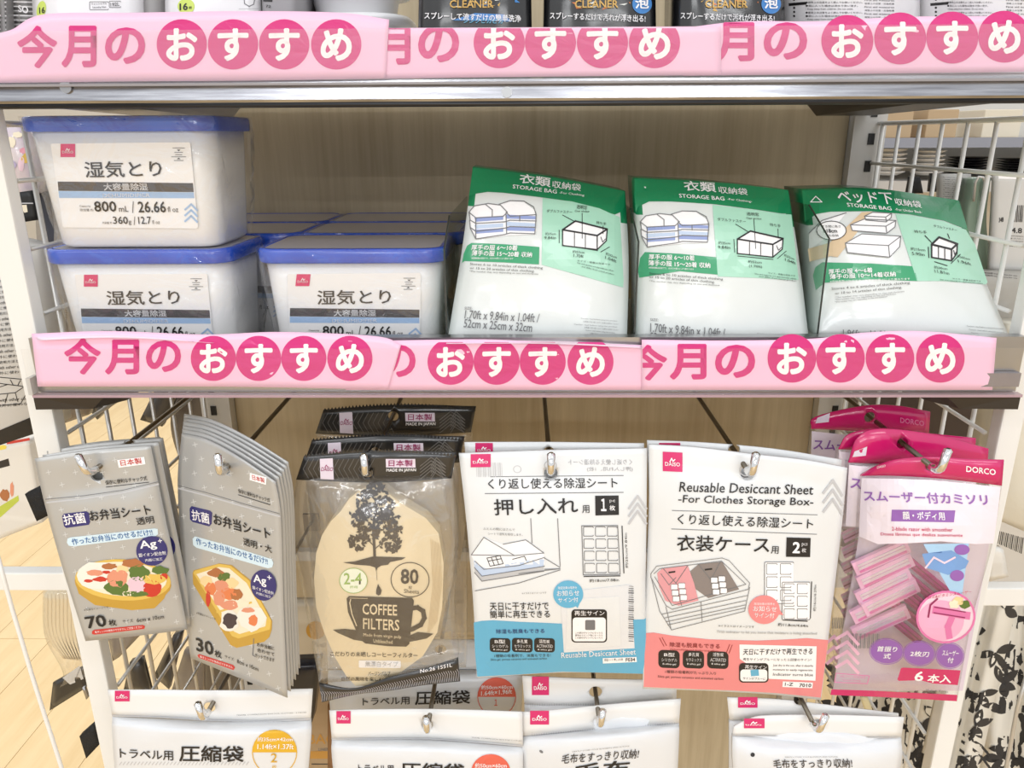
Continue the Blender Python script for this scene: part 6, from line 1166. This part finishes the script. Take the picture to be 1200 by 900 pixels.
# goods beyond the left wire panel, lower
DK = mat('dark_packet_film', (44, 40, 38), .35, coat=.5, bump=.3, bscale=20); TP = mat('taupe_film', (128, 118, 108), .35, coat=.4, bump=.4, bscale=22)
for net, m_, lab in (([[(72, 452, .95), (112, 450, .95)], [(70, 498, .95), (104, 486, .95)]], TP, 'taupe packet just below the dark bracket behind the left wire panel'),
                   ([[(126, 455, 1.1), (155, 450, 1.1)], [(106, 482, 1.1), (114, 492, 1.1)]], DK, 'black angled packet end above the pale floor behind the wire panel'),
                   ([[(186, 448, 1.2), (215, 448, 1.2)], [(164, 492, 1.2), (190, 500, 1.2)]], DK, 'black pointed packet hanging beyond the wire panel'),
                   ([[(205, 448, 1.25), (262, 448, 1.25)], [(200, 500, 1.25), (250, 535, 1.25)], [(212, 545, 1.25), (262, 560, 1.25)]], mat('umber_packet', (84, 74, 64), .4, coat=.4, bump=.4, bscale=20), 'umber brown packet hanging beside the slotted upright behind the wire panel'),
                   ([[(152, 776, 1.0), (166, 772, 1.0)], [(144, 812, 1.0), (176, 812, 1.0)]], DK, 'black wedge shaped packet above the amber-marked travel pack'),
                   ([[(203, 744, 1.05), (214, 740, 1.05)], [(180, 792, 1.05), (198, 808, 1.05)]], DK, 'long black packet leaning behind the lower wire panel'),
                   ([[(216, 762, 1.1), (238, 756, 1.1)], [(200, 812, 1.1), (238, 812, 1.1)]], TP, 'taupe sheaf of packets behind the lower wire panel'),
                   ([[(240, 740, 1.2), (306, 770, 1.2)], [(236, 815, 1.2), (310, 815, 1.2)]], mat('umber_packet'), 'umber packet below the tilted silver lunch sheet pack'),
                   ([[(125, 738, .98), (180, 728, .98)], [(132, 775, .98), (140, 770, .98)]], TP, 'taupe packet just below the silver pack marked 70 sheets')):
    sf = Surf(net, wr=.004, bulge=.005, seed=len(lab)); t = tag(sf.body('hanging_packet', m_, None, th=.01), lab, 'packet', 'packets beyond the left wire panel')
# ================================================================ behind the packs, between lower hooks
sf, t = standing('cream packet with an orange round picture behind the coffee filter bags', 'packet', 'cream_packet', [[(334, 705, .90), (420, 705, .90)], [(336, 830, .90), (430, 830, .90)]], mat('cream_packet_film', (214, 204, 184), .4, coat=.3), .01, 160, (340, 600, 3.75), bulge=.003)
sf.reg('orange_picture', el(112, 520, 42, 40), mat('orange_ink', (212, 160, 60), .4), 1); sf.flush(t)
sf, t = standing('brown kraft packet lettered in orange between the two travel packs', 'packet', 'kraft_packet', [[(350, 822, .86), (392, 800, .86)], [(352, 1000, .86), (400, 1000, .86)]], mat('kraft_film', (168, 142, 108), .5), .01, 161, (340, 780, 7.5), bulge=0)
OR = mat('ochre_ink', (188, 138, 62), .5)
sf.text('ochre_lettering', 'BAG', 160, 690, 400, 690, 88, OR, .02, 1); sf.text('grey_lettering', 'LINEN', 250, 750, 345, 750, 26, GRYI, .01, 1); sf.reg('ochre_band', quad((140, 752), (345, 752), (345, 818), (140, 818)), OR, .8); sf.line('black_rule', [(190, 866), (345, 866)], 8, BLK, 1); sf.flush(t)
sf = Surf([[(330, 780, .78), (374, 778, .78)], [(342, 850, .78), (366, 846, .78)]], wr=.003, seed=3); tag(sf.body('dark_packet', mat('navy_black_film', (20, 20, 34), .3, coat=.4), None, th=.02), 'navy black packet between the silver lunch sheet packs and the coffee bags', 'packet')
sf = Surf([[(384, 826, .80), (424, 808, .80)], [(384, 900, .80), (424, 900, .80)]], wr=.002, seed=4); tag(sf.body('dark_packet', mat('russet_film', (140, 100, 62), .4), None, th=.006), 'russet packet peeking out above the red-marked travel pack', 'packet')
# ================================================================ right neighbours through the wire panel
t = thing('neighbouring_shelf', (0.9, 1.5, CZ - .02), 'grey shelf of the next aisle with tableware, seen through the right wire panel', 'shelf')
zs = P(1100, 162, 1.45)[2]; box('shelf_board', (0.60, 1.7, 1.45, 1.85, zs - .014, zs), GREYM, t); box('shelf_board', (0.60, 1.7, 1.45, 1.85, P(1100, 212, 1.45)[2] - .02, P(1100, 212, 1.45)[2]), GREYM, t)
box('shelf_lip', (0.60, 1.7, 1.437, 1.449, zs - .016, zs + .001), mat('blue_grey_lip', (150, 152, 162), .3, metal=.5), t); box('back_sheet', (0.60, 1.7, 1.86, 1.87, 0.1, CZ + .6), mat('pale_back', (222, 218, 210), .6), t)
for x in (.63, 1.66): box('upright', (x, x + .02, 1.845, 1.858, 0.0, CZ + .6), WHITE, t)
def stack(u0, u1, v0, v1, Y, n, m_, label, nm='plate'):
    a, b_ = P(u0, v1, Y), P(u1, v0, Y); cx = (a[0] + b_[0]) / 2; r_ = (b_[0] - a[0]) / 2; z0_, z1_ = a[2], b_[2]; h_ = (z1_ - z0_) / n
    for k in range(n):
        z = z0_ + k * h_; rg = [(cx + rr_ * math.cos(t_), Y + r_ + rr_ * math.sin(t_), zz) for rr_, zz in ((r_ * .55, z), (r_, z + h_ * .75), (r_ * .97, z + h_ * .9), (r_ * .5, z + h_ * .2)) for t_ in np.linspace(0, 2 * math.pi, 28, endpoint=False)]
        V = rg; Fc = [(i * 28 + j, i * 28 + (j + 1) % 28, (i + 1) * 28 + (j + 1) % 28, (i + 1) * 28 + j) for i in range(3) for j in range(28)] + [tuple(range(28))[::-1], tuple(84 + j for j in range(28))]
        o = mk(nm, V, Fc, m_, None, smooth=False); tag(o, ('bottom', 'second', 'third', 'fourth', 'fifth', 'sixth', 'top')[k if k < n - 1 else 6] + ' ' + label, 'plate', 'stacked ' + label.split(' in ')[0].split(' of ')[0] + 's')
BP = mat('black_lacquer', (22, 22, 30), .25, coat=.5); WP = mat('white_ceramic', (238, 236, 232), .25, coat=.4)
stack(1122, 1174, 184, 206, 1.46, 7, BP, 'glossy black plate of the stack seen through the right wire panel'); stack(1182, 1236, 186, 206, 1.46, 7, BP, 'glossy black plate of the stack at the right picture edge')
stack(1030, 1072, 174, 206, 1.46, 6, WP, 'white plate of the stack nearest the slotted upright'); stack(1076, 1118, 176, 206, 1.46, 6, WP, 'white plate of the stack beside the black plates')
for (u0, u1, m_, lab) in ((1030, 1072, mat('tan_card', (190, 164, 130), .6), 'tan cardboard box above the white plates beyond the right wire panel'), (1084, 1125, mat('tan_card'), 'second tan cardboard box on the next aisle shelf'), (1150, 1200, mat('cream_card', (226, 216, 196), .6), 'cream cardboard box on the next aisle shelf above the black plates')):
    a, b_ = P(u0, 158, 1.5), P(u1, 128, 1.5); tag(box('carton', (a[0], b_[0], 1.5, 1.6, zs + .0005, b_[2]), m_, None, bev=.002), lab, 'box')
# hanging goods near the panel
sf, t = standing('grey packet densely printed with text behind the right wire panel', 'packet', 'text_packet', [[(1102, 204, .93), (1138, 204, .93)], [(1100, 262, .93), (1136, 275, .93)]], mat('mid_grey_film', (176, 174, 170), .4, coat=.3, bump=.2), .008, 170, (1000, 110, 6), bulge=.002)
for k in range(11): sf.text('small_print', 'ご使用前に必ずお読みください' if k % 2 else 'For indoor use only, keep dry', 632, 590 + k * 15, 800, 598 + k * 15, 9, BLK, .01, 1)
sf.flush(t)
for i, (u, lab) in enumerate(((1142, 'grey-green flat packet edge hanging on a wire loop behind the panel'), (1153, 'green-edged flat packet hanging on a wire loop beside the barcode card'))):
    sf, t = standing(lab, 'packet', 'edge_on_packet', [[(u - 3, 210, .90), (u + 8, 208, .90)], [(u - 10, 262, .90), (u + 3, 262, .90)], [(u - 6, 330, .90), (u + 12, 330, .90)]], mat('sage_film', (126, 146, 128), .4, coat=.3), .02, 171, None, bulge=0)
    tube('wire_loop', [P(u - 1, 236, .895), P(u + 1, 214, .893), P(u + 5, 207, .892), P(u + 10, 208, .892), P(u + 13, 216, .893)], .0014, ZINC, t)
sf, t = standing('pale grey card with barcode hanging behind the right wire panel', 'card', 'barcode_card', [[(1166, 206, .88), (1230, 206, .88)], [(1160, 318, .88), (1226, 322, .88)]], PRT, .006, 172, (1080, 240, 5), bulge=.001)
for k in range(7): sf.line('bar_code', [(548 + k * 8, 4), (542 + k * 8, 100)], 3 + k % 3, BLK, 1)
sf.text('black_lettering', '34B', 452, 104, 480, 100, 28, BLK, .05, 1); sf.text('black_lettering', '24.8', 502, 164, 588, 168, 32, BLK, .04, 1)
for k in range(5): sf.text('small_print', '材質・ポリプロピレン' if k % 2 else 'Material: polypropylene', 520 - 4 * k, 186 + 15 * k, 596, 190 + 15 * k, 9, BLK, .01, 1)
sf.reg('white_band', quad((450, -170), (600, -168), (600, -150), (450, -152)), WINK, 1); sf.flush(t)
sf, t = standing('wrinkled grey bag low behind the right wire panel beside the storage bag', 'bag', 'grey_bag', [[(1140, 318, .86), (1220, 320, .86)], [(1150, 400, .86), (1215, 400, .86)]], mat('warm_grey_film', (170, 166, 158), .4, coat=.3, bump=.5, bscale=30), .02, 173, (1080, 240, 5), bulge=.006, wr=.004)
for k in range(2): sf.text('small_print', '取扱説明 Instructions for use', 350, 420 + 14 * k - 20, 560, 440 + 14 * k - 20, 9, BLK, .01, 1)
sf.flush(t)
for (u, v, w_, h_, lab) in ((1073, 217, 9, 16, 'black oval hook pad beyond the right wire panel'), (1096, 214, 6, 18, 'black rounded hook pad beside the grey text packet')):
    sf = Surf([[(u - w_ * .6, v - h_ * .6, 1.0), (u + w_ * .6, v - h_ * .6, 1.0)], [(u - w_, v + h_ * .6, 1.0), (u + w_, v + h_ * .6, 1.0)]]); tag(sf.body('hook_pad', mat('ribbed_black_rubber'), None, th=.008), lab, 'pad')
# behind the razor packs and lower right
sf = Surf([[(985, 438, 1.12), (1080, 438, 1.0), (1180, 438, .92)], [(985, 520, 1.12), (1080, 520, 1.0), (1170, 540, .92)], [(985, 640, 1.12), (1070, 660, 1.0), (1140, 700, .92)]], wr=.004, seed=12); tag(sf.body('mauve_bag', mat('mauve_grey_film', (92, 80, 78), .45, coat=.2, bump=.3, bscale=10), None, th=.01), 'large mauve grey bag hanging behind the right wire panel and razor packs', 'bag')
sf, t = standing('cream plastic wrapped bundle right of the white post', 'bundle', 'cream_bundle', [[(1180, 380, .80), (1240, 380, .80)], [(1160, 500, .80), (1240, 500, .79)], [(1148, 600, .80), (1240, 640, .79)]], mat('cream_plastic', (222, 216, 200), .35, coat=.4, bump=.5, bscale=26), .03, 174, (1130, 450, 3.6), bulge=.01, wr=.006)
for k in range(15): sf.line('bar_code', [(150 + k * 7, 622 + k * 2), (142 + k * 7, 672 + k * 3)], 3 + k % 3, BLK, 1)
sf.flush(t)
pad(((1158, 640), (1176, 644), (1182, 676), (1156, 682)), .79, 'white crumpled plastic clip end above the right cross bar', 'white_clip_end', WHITE, .01, 'clip')
FLW = mat('floral_cloth_white', (226, 222, 212), .8, bump=.1, bscale=200); FLB = mat('floral_black_print', (48, 46, 46), .8)
def leaf(sf, x, y, l, w_, a, m_=None):
    c_, s_ = math.cos(a), math.sin(a); pts = []
    for i in range(7): f = i / 6; pts.append((f * l, w_ * math.sin(math.pi * f) ** .8))
    for i in range(5, 0, -1): f = i / 6; pts.append((f * l, -w_ * math.sin(math.pi * f) ** .8))
    sf.reg('leaf_print', [(x + p * c_ - q * s_, y + p * s_ + q * c_) for p, q in pts], FLB, 1)
def floral(net, label, seed, n, x0, y0, x1, y1, extra=()):
    sf = Surf(net, wr=.002, seed=seed, cell=10); c = sf.net[-1, 1]; t = thing('floral_cloth', P(c[0], c[1], c[2]), label, 'cloth', 'cloths printed with black leaves')
    sf.body('cloth', FLW, t, th=.003); rg = random.Random(seed)
    for i in range(n):
        x = rg.uniform(x0, x1); y = rg.uniform(y0, y1); a = rg.uniform(0, 6.28)
        for k in range(rg.randint(2, 4)): leaf(sf, x, y, rg.uniform(15, 26), rg.uniform(4, 6), a + k * 1.1 + rg.uniform(-.2, .2))
        if rg.random() < .45: sf.line('leaf_print', [(x + 10 * math.cos(q * .7) * (1 - q * .1), y + 14 * math.sin(q * .7) * (1 - q * .1)) for q in range(8)], 3, FLB, 1)
    for e in extra: sf.line('leaf_print', e, 3, FLB, 1)
    sf.flush(t); return t
def folds(u0, u1, v0, v1, Y, n, amp, du=0):
    top = []; bot = []
    for i in range(n):
        f = i / (n - 1); top.append((u0 + (u1 - u0) * f, v0, Y + amp * (-1) ** i)); bot.append((u0 + du + (u1 - u0) * f, v1, Y + amp * (-1) ** i))
    mid = [((a[0] + b_[0]) / 2, (a[1] + b_[1]) / 2, a[2]) for a, b_ in zip(top, bot)]
    return [top, mid, bot]
floral(folds(1126, 1196, 690, 960, .80, 5, .012, -62), 'folded white cloth with black leaf print just right of the post', 5, 20, 1080, 710, 1180, 900, ([(1128, 860), (1150, 874), (1165, 892)], [(1126, 868), (1148, 884), (1160, 900)], [(1124, 878), (1144, 894)]))
floral(folds(1160, 1260, 690, 960, .86, 6, .012, -22), 'folded white cloth with black leaf print at the right edge behind the thin rod', 6, 20, 1140, 710, 1230, 900, ([(1180, 780), (1200, 795)], [(1180, 790), (1200, 806)]))
floral(folds(1000, 1110, 700, 960, 1.0, 7, .010, -20), 'shaded floral cloth visible between the rightmost blanket pack and the post', 7, 36, 985, 780, 1100, 900, ([(1060, 850), (1080, 890)], [(1064, 846), (1086, 886)], [(1056, 858), (1072, 895)]))
tg = thing('thin_rod', P(1185, 860, .76), 'thin grey rod slanting in front of the floral cloth at the right edge', 'rod'); tube('rod', [P(1206, 780, .76), P(1192, 830, .76), P(1178, 905, .76), P(1172, 950, .76)], .0022, ZINC, tg)
pad(((1008, 817), (1017, 817), (1024, 836), (1014, 834)), .80, 'small cream paper strip below the razor pack', 'paper_strip', mat('cream_strip', (232, 220, 178), .6), .001, 'paper strip')
